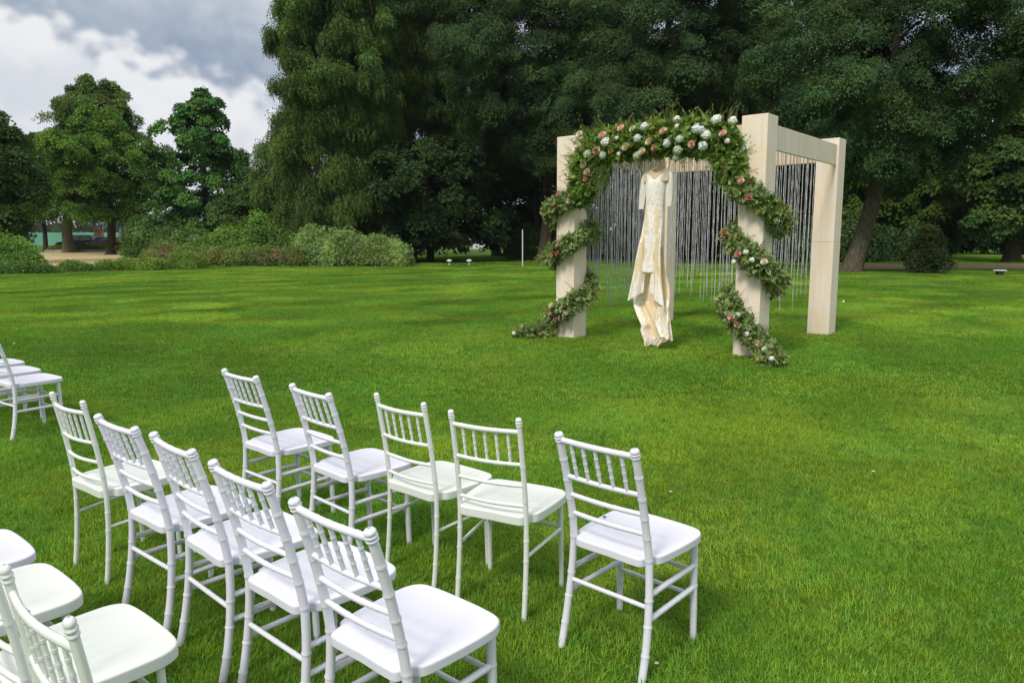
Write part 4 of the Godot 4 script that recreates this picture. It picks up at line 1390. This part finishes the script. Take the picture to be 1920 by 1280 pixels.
func arch() -> void:
	var root := thing("wedding_arch", "cream painted wooden wedding arch of four square pillars joined by beams", "wedding arch", ARCH_AT, ARCH_TURN)
	var k := 0
	for ix in 2:
		for iz in 2:
			var x := ix * (AW - PW)
			var z := -iz * (AD - PW)
			var b := MB.new()
			var seam: float = [1.72, 1.55, 2.05, 1.62][ix * 2 + iz]
			b.box(Vector3(x, -0.03, z - PW), Vector3(x + PW, seam - 0.0012, z), Color.WHITE, 0.004)
			b.box(Vector3(x + 0.001, seam + 0.0012, z - PW + 0.001), Vector3(x + PW - 0.001, AH, z - 0.001), Color.WHITE, 0.004)
			counted("pillar", k, b.mesh(), M.wood, root)
			k += 1
	var y0 := 2.955
	var y1 := 3.262
	var t := 0.24
	var o := (PW - t) * 0.5
	var beams := [[Vector3(PW, y0, -PW + o), Vector3(AW - PW, y1, -o)], [Vector3(PW, y0 + 0.03, -AD + PW - o - 0.045), Vector3(AW - PW, y1 + 0.02, -AD + PW - o)], [Vector3(PW - o - 0.045, y0 + 0.01, -AD + PW), Vector3(PW - o, y1, -PW)], [Vector3(AW - o - 0.015, y0 - 0.035, -AD + PW + 0.012), Vector3(AW - o + 0.03, y1, -PW)]]
	for i in 4:
		var b := MB.new()
		b.box(beams[i][0], beams[i][1], Color.WHITE, 0.004)
		counted("beam", i, b.mesh(), M.wood_beam, root)
	# string curtains: each strand is a tinsel cord that starts over the top of the beam
	rng.seed = 4242
	var variants := []
	for q in 6:
		var b := MB.new()
		b.tube(PackedVector3Array([Vector3.ZERO, Vector3(0, -1, 0)]), PackedFloat32Array([0.0042, 0.0042]), 5, Color(0.42, 0.42, 0.44), false)
		var n := 110
		for i in n:
			var y := -(i + 0.5) / n
			var w := Vector3(sin(i * 0.23 + q) * 0.004, 0, cos(i * 0.31 + q * 2.0) * 0.004)
			var p := Vector3(0, y, 0) + w
			var r := rr(0.0040, 0.0072)
			var g := rr(0.48, 0.82)
			if rng.randf() < 0.12:
				g = rr(0.8, 0.95)
			var col := Color(g, g, g * 1.04)
			var yaw := rr(0, TAU)
			var hh := 0.5 / n * rr(1.2, 1.7)
			var e := []
			for j in 3:
				e.append(p + Vector3(cos(yaw + TAU * j / 3.0), 0, sin(yaw + TAU * j / 3.0)) * r)
			for j in 3:
				b.tri(p + Vector3(0, hh, 0), e[(j + 1) % 3], e[j], col)
				b.tri(p - Vector3(0, hh, 0), e[j], e[(j + 1) % 3], col)
		variants.append(b.mesh())
	var tail := MB.new()
	tail.tube(PackedVector3Array([Vector3(0, 0, 0), Vector3(0, 1, 0)]), PackedFloat32Array([0.0045, 0.0045]), 5)
	var tail_m := tail.mesh()
	for side in 2:
		var ct: Node3D
		if side == 0:
			ct = thing("string_curtain", "silver string curtain hanging from the arch's rear beam", "string curtain", ARCH_AT, ARCH_TURN, "string curtains of the arch")
		else:
			ct = thing("string_curtain", "silver string curtain hanging from the arch's left side beam", "string curtain", ARCH_AT, ARCH_TURN, "string curtains of the arch")
		var n := 94 if side == 0 else 86
		for i in n:
			var u := (i + 0.5 + rr(-0.55, 0.55)) / n
			var p: Vector3
			if side == 0:
				p = Vector3(lerpf(PW + 0.02, AW - PW - 0.02, u), 0, -AD + PW - o + 0.012)
			else:
				p = Vector3(PW - o + 0.012, 0, lerpf(-PW - 0.03, -AD + PW + 0.02, u))
			var top: float = beams[1 if side == 0 else 2][1].y
			var under: float = beams[1 if side == 0 else 2][0].y
			var low := rr(0.62, 1.25)
			if rng.randf() < 0.35:
				low = rr(0.35, 0.7)
			if rng.randf() < 0.15:
				low = rr(1.1, 1.6)
			var drift := Basis(Vector3(0, 0, 1), rr(-0.008, 0.008)) * Basis(Vector3(1, 0, 0), rr(-0.008, 0.008))
			var s := counted("strand", i, variants[rng.randi() % 6], M.tinsel, ct, Transform3D(drift * Basis.from_scale(Vector3(1, under - low, 1)), Vector3(p.x, under, p.z)))
			var tt := counted("thread", 0, tail_m, M.thread, s, Transform3D(Basis.from_scale(Vector3(1, (top - under) / (under - low), 1)), Vector3.ZERO))

# ------------------------------------------------------------------ the dress
func rows_at(rows: Array, v: float) -> Array:
	var f := v * (rows.size() - 1)
	var i := mini(int(f), rows.size() - 2)
	var k := f - i
	var out := []
	for j in rows[i].size():
		var p0: float = rows[maxi(i - 1, 0)][j]; var p1: float = rows[i][j]; var p2: float = rows[i + 1][j]; var p3: float = rows[mini(i + 2, rows.size() - 1)][j]
		out.append(cubic_interpolate(p1, p2, p0, p3, k))
	return out

func dress() -> void:
	var Z0 := 0.06
	var cell := noise(34.0, 1, 91, FastNoiseLite.TYPE_CELLULAR)
	cell.cellular_return_type = FastNoiseLite.RETURN_DISTANCE2_SUB
	var fl := noise(13.0, 3, 92)
	var tan := Color(0.80, 0.65, 0.43)
	var white := Color(0.90, 0.87, 0.82)
	# lace: a noise whose ranks are known, so that a share «cover» of the cloth is white thread
	var pat := func(p: Vector3) -> float:
		return cell.get_noise_3d(p.x, p.y, p.z * 0.5) * 1.0 + fl.get_noise_3d(p.x * 1.4, p.y, p.z) * 0.55
	var ranks := []
	rng.seed = 5
	for i in 3000:
		ranks.append(pat.call(Vector3(rr(1.5, 2.3), rr(0, 2.7), rr(0, 0.3))))
	ranks.sort()
	var lace := func(p: Vector3, cover: float) -> Color:
		var thr: float = ranks[int(clampf(1.0 - cover, 0.0, 0.9995) * 2999)]
		var v: float = pat.call(p)
		return tan.lerp(white, smooth01(-0.05, 0.05, v - thr) if cover > 0.01 else 0.0)
	var root := thing("wedding_dress", "long white lace wedding dress over tan lining hanging in the arch", "dress", ARCH_AT, ARCH_TURN)
	# bodice and front panel: [height, left, right, depth]
	var rows := [[2.60, 1.735, 2.125, 0.06], [2.56, 1.738, 2.115, 0.08], [2.48, 1.75, 2.085, 0.10], [2.3, 1.76, 2.06, 0.095], [2.16, 1.755, 2.055, 0.09], [2.0, 1.745, 2.06, 0.10], [1.8, 1.73, 2.065, 0.11], [1.62, 1.725, 2.06, 0.105]]
	var body := func(u: float, v: float) -> Vector3:
		var r := rows_at(rows, v)
		var a := u * TAU
		var top := 0.0
		if v < 0.12:      # sweetheart neckline: low in the middle and at the back
			var w: float = (1.0 - v / 0.12)
			top = w * (0.035 * absf(cos(a)) + 0.03 * absf(sin(a * 2.0)) - 0.055 * pow(maxf(cos((u - 0.25) * TAU), 0.0), 24.0) - 0.06 * maxf(-sin(a), 0.0))
		var cx: float = (r[1] + r[2]) * 0.5
		var hw: float = (r[2] - r[1]) * 0.5
		return Vector3(cx - cos(a) * hw, r[0] + top, Z0 + sin(a) * r[3] + 0.006 * sin(a * 9.0 + r[0] * 7.0) * smooth01(2.3, 1.7, r[0]))
	var b := MB.new()
	b.grid(72, 130, body, func(u: float, v: float, p: Vector3) -> Color:
		var cover := 0.9
		if v > 0.45:
			var g := absf(u - 0.25)
			cover = 0.80 - 0.55 * smooth01(0.42, 0.75, v) * smooth01(0.03, 0.08, g) * smooth01(0.2, 0.13, g)
		return lace.call(p, cover))
	part("bodice", b.mesh(), M.cloth, root)
	# lace front panel down to the knee
	var fr := [[1.72, 1.775, 2.03], [1.5, 1.80, 2.0], [1.38, 1.79, 1.985], [1.185, 1.765, 1.985]]
	b = MB.new()
	b.grid(44, 70, func(u: float, v: float) -> Vector3:
		var r := rows_at(fr, v)
		return Vector3(lerpf(r[1], r[2], u), r[0] - 0.012 * sin(u * PI) * v + 0.006 * sin(u * 40.0) * smooth01(0.93, 1.0, v), Z0 + 0.10 + 0.02 * sin(PI * u) + 0.008 * sin(u * 14.0 + v * 3.0)),
		func(u: float, v: float, p: Vector3) -> Color:
			var waist := absf(u - 0.5) * 2.0
			var cov := 0.9 - 1.1 * smooth01(0.35 + 0.6 * absf(v - 0.45), 0.75 + 0.6 * absf(v - 0.45), waist)
			if v > 0.72:
				cov = 0.9
			return lace.call(p, cov))
	part("front_panel", b.mesh(), M.cloth, root)
	# side falls of the skirt: [height of left edge, x, height of right edge, x]
	var wings := [[[2.0, 1.748, 2.0, 1.757], [1.72, 1.722, 1.72, 1.785], [1.45, 1.678, 1.45, 1.81], [1.2, 1.64, 1.2, 1.805], [0.95, 1.60, 1.02, 1.80], [0.73, 1.56, 0.875, 1.795]],
		[[2.0, 2.05, 2.0, 2.058], [1.72, 2.0, 1.72, 2.068], [1.45, 1.96, 1.45, 2.082], [1.2, 1.935, 1.15, 2.11], [1.02, 1.915, 0.85, 2.16], [0.90, 1.90, 0.62, 2.205]]]
	for w in 2:
		b = MB.new()
		var rw: Array = wings[w]
		b.grid(40, 90, func(u: float, v: float) -> Vector3:
			var r := rows_at(rw, v)
			var y := lerpf(r[0], r[2], u)
			var scal := 0.012 * absf(sin(u * 16.0)) * smooth01(0.95, 1.0, v)
			return Vector3(lerpf(r[1], r[3], u), y - scal, Z0 + lerpf(0.03, 0.085, smooth01(0.0, 0.35, v)) + 0.03 * sin(PI * u) * smooth01(0.0, 0.3, v) + 0.028 * sin(u * 11.0 + v * 1.5 + w) * v + 0.05 * v * (u if w == 1 else 1.0 - u)),
			func(u: float, v: float, p: Vector3) -> Color:
				var cov := 0.04 + 1.2 * smooth01(0.66, 0.78, v + 0.10 * sin(u * 12.0))
				var outer := u if w == 1 else 1.0 - u
				if v < 0.62:
					cov = maxf(cov, 0.85 * smooth01(0.62, 0.86, outer) * smooth01(0.6, 0.35, v))
					cov = maxf(cov, 0.9 * smooth01(0.3, 0.1, v))
				return lace.call(p, minf(cov, 0.9)))
		part("skirt_side", b.mesh(), M.cloth, root)
	# train: the long back of the skirt, seen from its inside
	var tr := [[1.55, 1.80, 2.01], [1.2, 1.70, 2.07], [0.95, 1.61, 2.15], [0.76, 1.565, 2.18], [0.64, 1.60, 2.20], [0.48, 1.70, 2.235], [0.36, 1.775, 2.255], [0.27, 1.765, 2.275], [0.17, 1.80, 2.27], [0.10, 1.83, 2.15], [0.03, 1.835, 2.09]]
	b = MB.new()
	b.grid(70, 150, func(u: float, v: float) -> Vector3:
		var r := rows_at(tr, v)
		var fold := 0.035 * sin(u * 21.0 + 0.6 * sin(v * 5.0)) * smooth01(0.1, 0.5, v) + 0.012 * sin(u * 47.0 + v * 4.0) * v
		var edge := 0.012 * sin(u * 33.0) * smooth01(0.94, 1.0, v)
		return Vector3(lerpf(r[1], r[2], u), r[0] + edge, Z0 - 0.10 + 0.06 * v + fold + 0.16 * pow(absf(u - 0.5) * 2.0, 2.0) * smooth01(0.15, 0.6, v)),
		func(u: float, v: float, p: Vector3) -> Color:
			var e := minf(u, 1.0 - u)
			var cov := 0.08 + 0.95 * smooth01(0.22, 0.05, e) * smooth01(0.25, 0.4, v) + 0.75 * smooth01(0.74, 0.9, v)
			return lace.call(p, minf(cov, 0.72)))
	part("train", b.mesh(), M.cloth, root)
	# lower right lace fold
	var lf := [[0.66, 2.03, 2.20], [0.5, 2.0, 2.24], [0.36, 2.02, 2.265], [0.22, 2.10, 2.285]]
	b = MB.new()
	b.grid(30, 40, func(u: float, v: float) -> Vector3:
		var r := rows_at(lf, v)
		return Vector3(lerpf(r[1], r[2], u), r[0] - 0.09 * u * v + 0.01 * sin(u * 20.0) * v, Z0 + 0.06 + 0.05 * sin(u * 3.0 + v) + 0.015 * sin(u * 12.0)),
		func(_u: float, v: float, p: Vector3) -> Color:
			return lace.call(p, 0.25 + 0.6 * smooth01(0.25, 0.6, v)))
	part("train_fold", b.mesh(), M.cloth, root)
	# sheer yoke and straps up to the hanger
	b = MB.new()
	b.grid(30, 14, func(u: float, v: float) -> Vector3:
		var x := lerpf(1.735, 2.15, u)
		var up := 2.715 + 0.012 * u
		up -= 0.055 * exp(-pow((u - 0.5) / 0.16, 2.0))
		return Vector3(x, lerpf(2.54, up, v), Z0 + 0.062 - 0.05 * v + 0.012 * sin(PI * u)),
		func(_u: float, _v: float, _p: Vector3) -> Color: return Color(0.60, 0.49, 0.34))
	part("yoke", b.mesh(), M.cloth, root)
	# sleeves
	var sl := [[[2.70, 1.765, 0.03], [2.60, 1.728, 0.055], [2.45, 1.705, 0.058], [2.3, 1.69, 0.053], [2.135, 1.678, 0.048]], [[2.715, 2.125, 0.03], [2.62, 2.15, 0.052], [2.47, 2.155, 0.058], [2.32, 2.15, 0.055], [2.165, 2.145, 0.05]]]
	for w in 2:
		b = MB.new()
		var rw: Array = sl[w]
		b.grid(28, 60, func(u: float, v: float) -> Vector3:
			var r := rows_at(rw, v)
			var a := u * TAU
			return Vector3(r[1] - cos(a) * r[2], r[0], Z0 + sin(a) * r[2] * 0.55 + 0.003 * sin(v * 9.0 + a * 2.0)),
			func(_u: float, v: float, p: Vector3) -> Color:
				var c: Color = lace.call(p, 0.95 - 0.25 * smooth01(0.2, 0.5, v))
				return c.lerp(Color(0.74, 0.72, 0.66), smooth01(0.1, 0.35, v) * 0.75))
		part("sleeve", b.mesh(), M.cloth, root)
	# hanger
	var hg := thing("dress_hanger", "pale wooden hanger holding the dress under the flowers", "hanger", ARCH_AT, ARCH_TURN)
	b = MB.new()
	b.tube(catmull(PackedVector3Array([Vector3(1.75, 2.665, Z0), Vector3(1.84, 2.715, Z0), Vector3(1.945, 2.745, Z0), Vector3(2.05, 2.73, Z0), Vector3(2.14, 2.685, Z0)]), 4), PackedFloat32Array([0.010, 0.011, 0.012, 0.012, 0.012, 0.012, 0.013, 0.013, 0.013, 0.013, 0.013, 0.012, 0.012, 0.012, 0.012, 0.011, 0.010]), 10)
	part("arms", b.mesh(), M.hanger, hg)
	b = MB.new()
	b.tube(PackedVector3Array([Vector3(1.76, 2.665, Z0), Vector3(2.13, 2.683, Z0)]), PackedFloat32Array([0.006, 0.006]), 8)
	part("bar", b.mesh(), M.hanger, hg)
	b = MB.new()
	var hk := PackedVector3Array([Vector3(1.945, 2.745, Z0), Vector3(1.945, 2.80, Z0)])
	var hr := PackedFloat32Array([0.0035, 0.0035])
	for i in 9:
		var a := -PI / 2 + PI * 1.35 * i / 8.0
		hk.append(Vector3(1.945 + 0.028 * cos(a), 2.828 + 0.028 * sin(a), Z0)); hr.append(0.0035)
	b.tube(hk, hr, 7)
	part("hook", b.mesh(), M.steel, hg)
	b = MB.new()
	b.tube(PackedVector3Array([Vector3(1.947, 2.855, Z0), Vector3(1.95, 3.262, -0.02)]), PackedFloat32Array([0.002, 0.002]), 6)
	part("cord", b.mesh(), M.white_paint, hg)

# ------------------------------------------------------------------ garlands
func garlands() -> void:
	var vg := Color(0.060, 0.120, 0.032)
	var leaf_a := leaf_mesh(0.095, 0.055, Color(0.12, 0.22, 0.07), Color(0.72, 0.76, 0.50))
	var leaf_b := leaf_mesh(0.105, 0.05, Color(0.10, 0.16, 0.05), Color(0.20, 0.26, 0.10))
	var m1 := vmat(0.45, 0.45, 0.35)
	var m2 := m1.duplicate()
	m2.albedo_color = Color(0.86, 0.9, 0.82)
	var m3 := m1.duplicate()
	m3.albedo_color = Color(0.95, 0.93, 0.86)
	var leaf_mats := [m1, m2, m3]
	var spr_dark := leaf_cluster(14, 0.09, 0.075, 0.040, 301, Color(0.9, 1.0, 0.9), Color(1.1, 1.1, 1.1), 0.6, 0.4)
	var spr_pale := leaf_cluster(12, 0.09, 0.075, 0.045, 302, Color(0.8, 0.95, 0.7), Color(2.4, 1.9, 2.6), 0.6, 0.4)
	var fern := fern_mesh(9, 0.20, 0.05, 0.017, Color.WHITE, 303)
	var feath := fern_mesh(14, 0.26, 0.035, 0.009, Color.WHITE, 304)
	# across the front beam, hanging down at both pillars
	var ctl := PackedVector3Array([Vector3(0.52, 2.34, 0.05), Vector3(0.58, 2.62, 0.04), Vector3(0.66, 2.92, 0.03), Vector3(0.80, 3.09, 0.02), Vector3(1.2, 3.14, 0.03), Vector3(1.7, 3.16, 0.03), Vector3(2.2, 3.15, 0.03), Vector3(2.65, 3.12, 0.02), Vector3(2.95, 3.06, 0.03), Vector3(3.07, 2.84, 0.05), Vector3(3.14, 2.56, 0.07)])
	var path := catmull(ctl, 3)
	var rad := PackedFloat32Array()
	for i in path.size():
		var t := float(i) / (path.size() - 1)
		rad.append(0.145 + 0.065 * smooth01(0.0, 0.28, t) * smooth01(1.0, 0.75, t) - 0.02 * sin(t * 17.0))
	var keep := func(p: Vector3) -> bool: return p.z > -0.42
	var top := garland("flower_garland", "thick garland of roses and hydrangeas across the arch's front beam", ARCH_AT, ARCH_TURN, path, rad, {"seed": 810, "keep": keep, "kinds": [
		["leafy_sprays", spr_dark, 760, 1.25, 0.35, Color(0.124, 0.240, 0.039), -0.1],
		["pale_sprays", spr_pale, 190, 1.15, 0.75, Color(0.195, 0.264, 0.078), -0.1],
		["fern_sprays", fern, 520, 1.1, 0.6, Color(0.195, 0.300, 0.046), 0.0],
		["feather_sprays", feath, 190, 1.2, 0.7, Color(0.260, 0.288, 0.065), 0.1],
		["leaf", leaf_a, 130, 1.0, 0.88, Color.WHITE, -0.3, leaf_mats]]})
	rng.seed = 811
	# upright sprigs on the top edge
	var xf: Array[Transform3D] = []
	var cols := PackedColorArray()
	for i in 26:
		var x := rr(0.6, 3.2)
		xf.append(Transform3D(yframe(Vector3(rr(-0.4, 0.4), 1, rr(-0.3, 0.4)), rr(0, TAU)).scaled(Vector3.ONE * rr(0.7, 1.15)), Vector3(x, 3.28 + rr(-0.04, 0.04), rr(-0.12, 0.12))))
		cols.append(Color(0.18, 0.22, 0.06) * rr(0.7, 1.2))
	scatter("upright_sprigs", feath, M.vleaf, xf, cols, top).set_meta("kind", "stuff")
	# ferny tail hanging at the left
	xf = []
	cols = PackedColorArray()
	for i in 90:
		xf.append(Transform3D(yframe(Vector3(rr(-0.3, 0.3), -1, rr(0.0, 0.5)), rr(0, TAU)).scaled(Vector3.ONE * rr(0.8, 1.3)), Vector3(rr(0.75, 1.12), rr(2.62, 2.95), rr(0.0, 0.2))))
		cols.append(Color(0.13, 0.19, 0.045) * rr(0.7, 1.2))
	scatter("hanging_ferns", fern, M.vleaf, xf, cols, top).set_meta("kind", "stuff")
	var spots := [["pr", 1.08, 3.28], ["pr", 1.39, 3.36], ["cr", 1.61, 3.33], ["wh", 1.81, 3.34], ["pr", 2.14, 3.24], ["wh", 2.32, 3.39], ["wh", 2.36, 3.29], ["bh", 2.68, 3.22], ["hy", 1.16, 3.17], ["wh", 1.36, 3.21], ["bh", 1.72, 3.17], ["cr", 1.92, 3.11], ["bh", 2.42, 3.1], ["cr", 1.52, 3.07], ["pk", 2.01, 3.01], ["bh", 2.22, 3.06], ["pr", 2.6, 3.01], ["pr", 0.99, 3.05], ["gh", 0.83, 3.01], ["cr", 0.64, 3.16], ["cr", 0.63, 3.34], ["wh", 1.39, 2.97], ["gh", 1.7, 2.92], ["cr", 1.8, 2.98], ["gh", 2.38, 2.95], ["gh", 2.34, 2.85], ["pr", 0.78, 2.74], ["pk", 0.75, 2.63], ["gh", 1.1, 2.97], ["hy", 2.95, 3.32], ["bh", 2.73, 3.2], ["pr", 3.07, 3.12], ["wh", 3.14, 3.01], ["rd", 3.1, 2.66], ["gr", 2.99, 2.68], ["hy", 2.83, 3.12], ["bh", 2.78, 2.98], ["wh", 3.2, 3.28], ["gr", 3.07, 2.91], ["gr", 2.66, 3.36], ["yl", 1.25, 3.02], ["gr", 1.45, 3.18], ["gr", 1.95, 3.3], ["cr", 0.7, 2.86], ["gr", 2.05, 3.17], ["gr", 1.2, 3.33]]
	for i in spots.size():
		var q: Array = spots[i]
		var small := 0.62 if (q[0] == "wh" and (i == 21 or i == 9 or i == 32 or i == 6)) else 1.0
		var z := 0.10 + 0.20 * sqrt(maxf(1.0 - pow((q[2] - 3.11) / 0.34, 2.0), 0.0)) if q[2] > 2.8 else 0.25
		bloom(top, i, q[0], Vector3(q[1], q[2], z), Vector3(0, 0.25 + (q[2] - 3.1), 1), small)
	# spirals round the two front pillars
	for side in 2:
		var g := 0.062
		var x0 := -g if side == 0 else AW - PW - g
		var x1 := PW + g if side == 0 else AW + g
		var zf := g
		var zb := -PW - g
		var pts: PackedVector3Array
		if side == 0:
			pts = PackedVector3Array([Vector3(-0.42, 0.06, 0.55), Vector3(-0.28, 0.07, 0.42), Vector3(-0.14, 0.10, 0.26), Vector3(x0, 0.30, zf), Vector3(0.15, 0.46, zf + 0.03), Vector3(x1, 0.63, zf), Vector3(x1 + 0.02, 0.76, -0.2), Vector3(x1, 0.88, zb), Vector3(0.18, 1.0, zb), Vector3(x0, 1.14, zb), Vector3(x0 - 0.02, 1.28, -0.2), Vector3(x0, 1.40, zf), Vector3(0.15, 1.53, zf + 0.03), Vector3(x1, 1.65, zf), Vector3(x1 + 0.02, 1.74, -0.2), Vector3(x1, 1.82, zb), Vector3(0.18, 1.9, zb), Vector3(x0, 1.97, zb), Vector3(x0 - 0.04, 2.03, -0.2), Vector3(x0 - 0.02, 2.12, zf), Vector3(0.15, 2.28, zf + 0.03), Vector3(x1, 2.38, zf), Vector3(x1 + 0.02, 2.42, -0.16)])
		else:
			pts = PackedVector3Array([Vector3(4.04, 0.06, 0.52), Vector3(3.9, 0.09, 0.38), Vector3(x1 + 0.04, 0.22, 0.2), Vector3(3.42, 0.45, zf + 0.04), Vector3(x0, 0.72, zf), Vector3(x0 - 0.03, 0.84, -0.18), Vector3(x0, 0.92, zb), Vector3(3.4, 0.98, zb), Vector3(x1, 1.06, zb), Vector3(x1 + 0.03, 1.14, -0.2), Vector3(x1, 1.28, zf), Vector3(3.4, 1.48, zf + 0.04), Vector3(x0, 1.68, zf), Vector3(x0 - 0.03, 1.76, -0.18), Vector3(x0, 1.80, zb), Vector3(3.4, 1.84, zb), Vector3(x1, 1.88, zb), Vector3(x1 + 0.03, 1.98, -0.2), Vector3(x1, 2.14, zf), Vector3(3.4, 2.33, zf + 0.04), Vector3(x0, 2.46, zf)])
		path = catmull(pts, 3)
		rad = PackedFloat32Array()
		for i in path.size():
			var t := float(i) / (path.size() - 1)
			rad.append((0.098 + 0.02 * sin(t * 40.0)) * (0.75 + 0.25 * smooth01(0.0, 0.12, t)) * (1.12 if side == 1 else 1.0))
		var inside := func(p: Vector3) -> bool:
			return p.y > 0.01 and not (p.x > x0 + g and p.x < x1 - g and p.z < 0.0 and p.z > -PW)
		var gl := garland("flower_garland", ["leafy garland with pink roses spiralling round the arch's left pillar", "variegated leaf garland spiralling round the arch's right front pillar"][side], ARCH_AT, ARCH_TURN, path, rad, {"seed": 820 + side, "keep": inside, "kinds": [
			["leafy_sprays", spr_dark, 520, 0.9, 0.25, Color(0.137, 0.222, 0.065), -0.3],
			["pale_sprays", spr_pale, 400 if side == 0 else 520, 1.05, 0.7, Color(0.260, 0.324, 0.130), -0.35],
			["fern_sprays", fern, 250 if side == 0 else 200, 0.95, 0.6, Color(0.221, 0.276, 0.078), -0.2],
			["feather_sprays", feath, 60, 0.9, 0.6, Color(0.273, 0.264, 0.078), 0.2],
			["leaf", leaf_a, 220 if side == 0 else 290, 1.12, 0.9, Color.WHITE, -0.5, leaf_mats]]})
		rng.seed = 830 + side
		var fl := [["pk", 0.21, 2.42, 0.2], ["pk", 0.14, 2.27, 0.2], ["yl", 0.54, 2.34, -0.01], ["yl", 0.54, 2.41, -0.07], ["yl", 0.5, 2.44, 0.1], ["pk", 0.2, 1.58, 0.2], ["rd", 0.11, 1.45, 0.2], ["rd", 0.2, 1.44, 0.2], ["pk", 0.55, 0.73, -0.11], ["pk", 0.54, 0.58, -0.11], ["pk", 0.33, 0.58, 0.2], ["cr", 0.07, 0.57, 0.19], ["wh", 0.2, 0.47, 0.2], ["rd", 0.17, 0.34, 0.2], ["pk", 0.05, 0.42, 0.2], ["pk", -0.14, 0.21, 0.24], ["yl", -0.05, 0.1, 0.28], ["pk", 0.34, 0.43, 0.19], ["wh", -0.38, 0.1, 0.64], ["bh", -0.3, 0.14, 0.42], ["cr", 0.42, 2.3, 0.19], ["gr", 0.3, 1.6, 0.2]]
		if side == 1:
			fl = [["pr", 3.34, 2.46, 0.22], ["pk", 3.47, 2.24, 0.22], ["rd", 3.12, 1.75, 0.2], ["wh", 3.46, 1.5, 0.22], ["wh", 3.55, 1.39, 0.22], ["wh", 3.76, 1.24, 0.02], ["gr", 3.76, 1.12, -0.4], ["pk", 3.34, 1.47, 0.22], ["pk", 3.76, 1.08, -0.3], ["pr", 3.28, 0.58, 0.22], ["pk", 3.37, 0.48, 0.23], ["pr", 3.73, 0.25, 0.3], ["cr", 3.71, 1.37, 0.2], ["gr", 3.26, 0.76, 0.2], ["pk", 3.76, 2.01, -0.3], ["wh", 3.28, 1.36, 0.2], ["wh", 4.03, 0.12, 0.62], ["pr", 4.05, 0.14, 0.42], ["gr", 3.6, 2.05, 0.2], ["bh", 3.52, 0.36, 0.23], ["gh", 3.85, 0.2, 0.42], ["gh", 3.38, 0.62, 0.21]]
		for i in fl.size():
			var q: Array = fl[i]
			var sc := 0.62 if q[0] in ["wh", "bh", "gh"] else 0.88
			var face := Vector3(0, 0.3, 1) if q[3] > 0.05 else Vector3(1, 0.3, 0.3)
			q[3] += 0.045 if q[3] > 0.05 else 0.0
			q[1] += 0.04 if q[3] <= 0.05 else 0.0
			bloom(gl, i, q[0], Vector3(q[1], q[2], q[3]), face, sc)

func chairs() -> void:
	var L := [
		["white", 0.386, 2.728, 0.738, "white chair at the right end of the front row, dark speck on its seat"],
		["cream", -0.090, 3.127, 0.474, "greenish white chair second from the right end of the front row"],
		["cream", -0.494, 3.451, 0.695, "greenish white chair in the middle of the front row"],
		["white", -0.954, 3.706, 0.766, "white chair second from the left end of the front row"],
		["white", -1.485, 4.165, 0.711, "white chair at the left end of the front row"],
		["white", -0.433, 2.006, 0.707, "white chair at the right end of the second row, seat cut by the bottom edge"],
		["white", -0.824, 2.379, 0.720, "white chair second from the right in the second row"],
		["white", -1.209, 2.739, 0.755, "white chair in the middle of the second row"],
		["white", -1.595, 3.055, 0.678, "white chair fourth from the right in the second row"],
		["cream", -2.118, 3.505, 0.638, "greenish white chair at the left end of the second row"],
		["cream", -0.931, 1.432, 0.68, "greenish white chair in the bottom left corner seen from close behind its back"],
		["cream", -1.40, 1.875, 0.70, "third row chair whose whole pale seat shows beside the corner chair's post"],
		["cream", -1.87, 2.185, 0.70, "third row chair with only its pale seat showing above the corner chair's rail"],
		["white", -2.25, 2.51, 0.70, "bluish white third row seat half cut off by the left edge, highest of three"],
		["white", -4.374, 6.144, 0.60, "white chair across the aisle with its front legs in view"],
		["white", -4.83, 6.555, 0.62, "white chair across the aisle, middle seat of three"],
		["white", -5.278, 6.995, 0.62, "white chair across the aisle, furthest seat of three"]]
	for q in L:
		var o := place_chair(q[0], q[1], q[2], q[3], q[4])
		if q[1] == -0.931:
			o.scale = Vector3(1.05, 1.05, 0.84)

func litter() -> void:
	# small things on the lawn and on a seat
	var spots := [[2.574, 4.997, 0.012, "white clover bloom in the open grass right of the front row"], [1.042, 4.585, 0.012, "small fallen white petal behind the right front row chair"], [0.561, 2.64, 0.01, "pale petal in the grass by the bottom edge"], [-8.04, 11.6, 0.022, "white scrap on the lawn above the chairs across the aisle"], [8.62, 18.87, 0.07, "white scrap on the lawn right of the arch"]]
	rng.seed = 77
	for q in spots:
		var b := MB.new()
		for i in 9:
			var d := rdir()
			add_leaf(b, Vector3(rr(-0.3, 0.3), 0.1, rr(-0.3, 0.3)) * q[2], Vector3(d.x, absf(d.y) * 0.6, d.z), Vector3.UP, q[2], q[2] * 0.8, Color.WHITE, Color.WHITE)
		var o := part("fallen_petal", b.mesh(), M.petal_white, self)
		o.position = gp(q[0], q[1], 0.03)
		tag(o, q[3], "petal", "white specks on the lawn")
	var sp := MB.new()
	sp.tube(PackedVector3Array([Vector3(-0.008, 0, 0), Vector3(-0.003, 0.001, 0), Vector3(0.004, 0.001, 0.001), Vector3(0.009, 0, 0.002)]), PackedFloat32Array([0.0015, 0.0035, 0.0035, 0.001]), 8)
	var o := part("seed_husk", sp.mesh(), M.dark_speck, self)
	o.position = Vector3(0.40, 0.479, -3.02)
	tag(o, "tiny dark speck lying on the right front chair's seat", "speck")
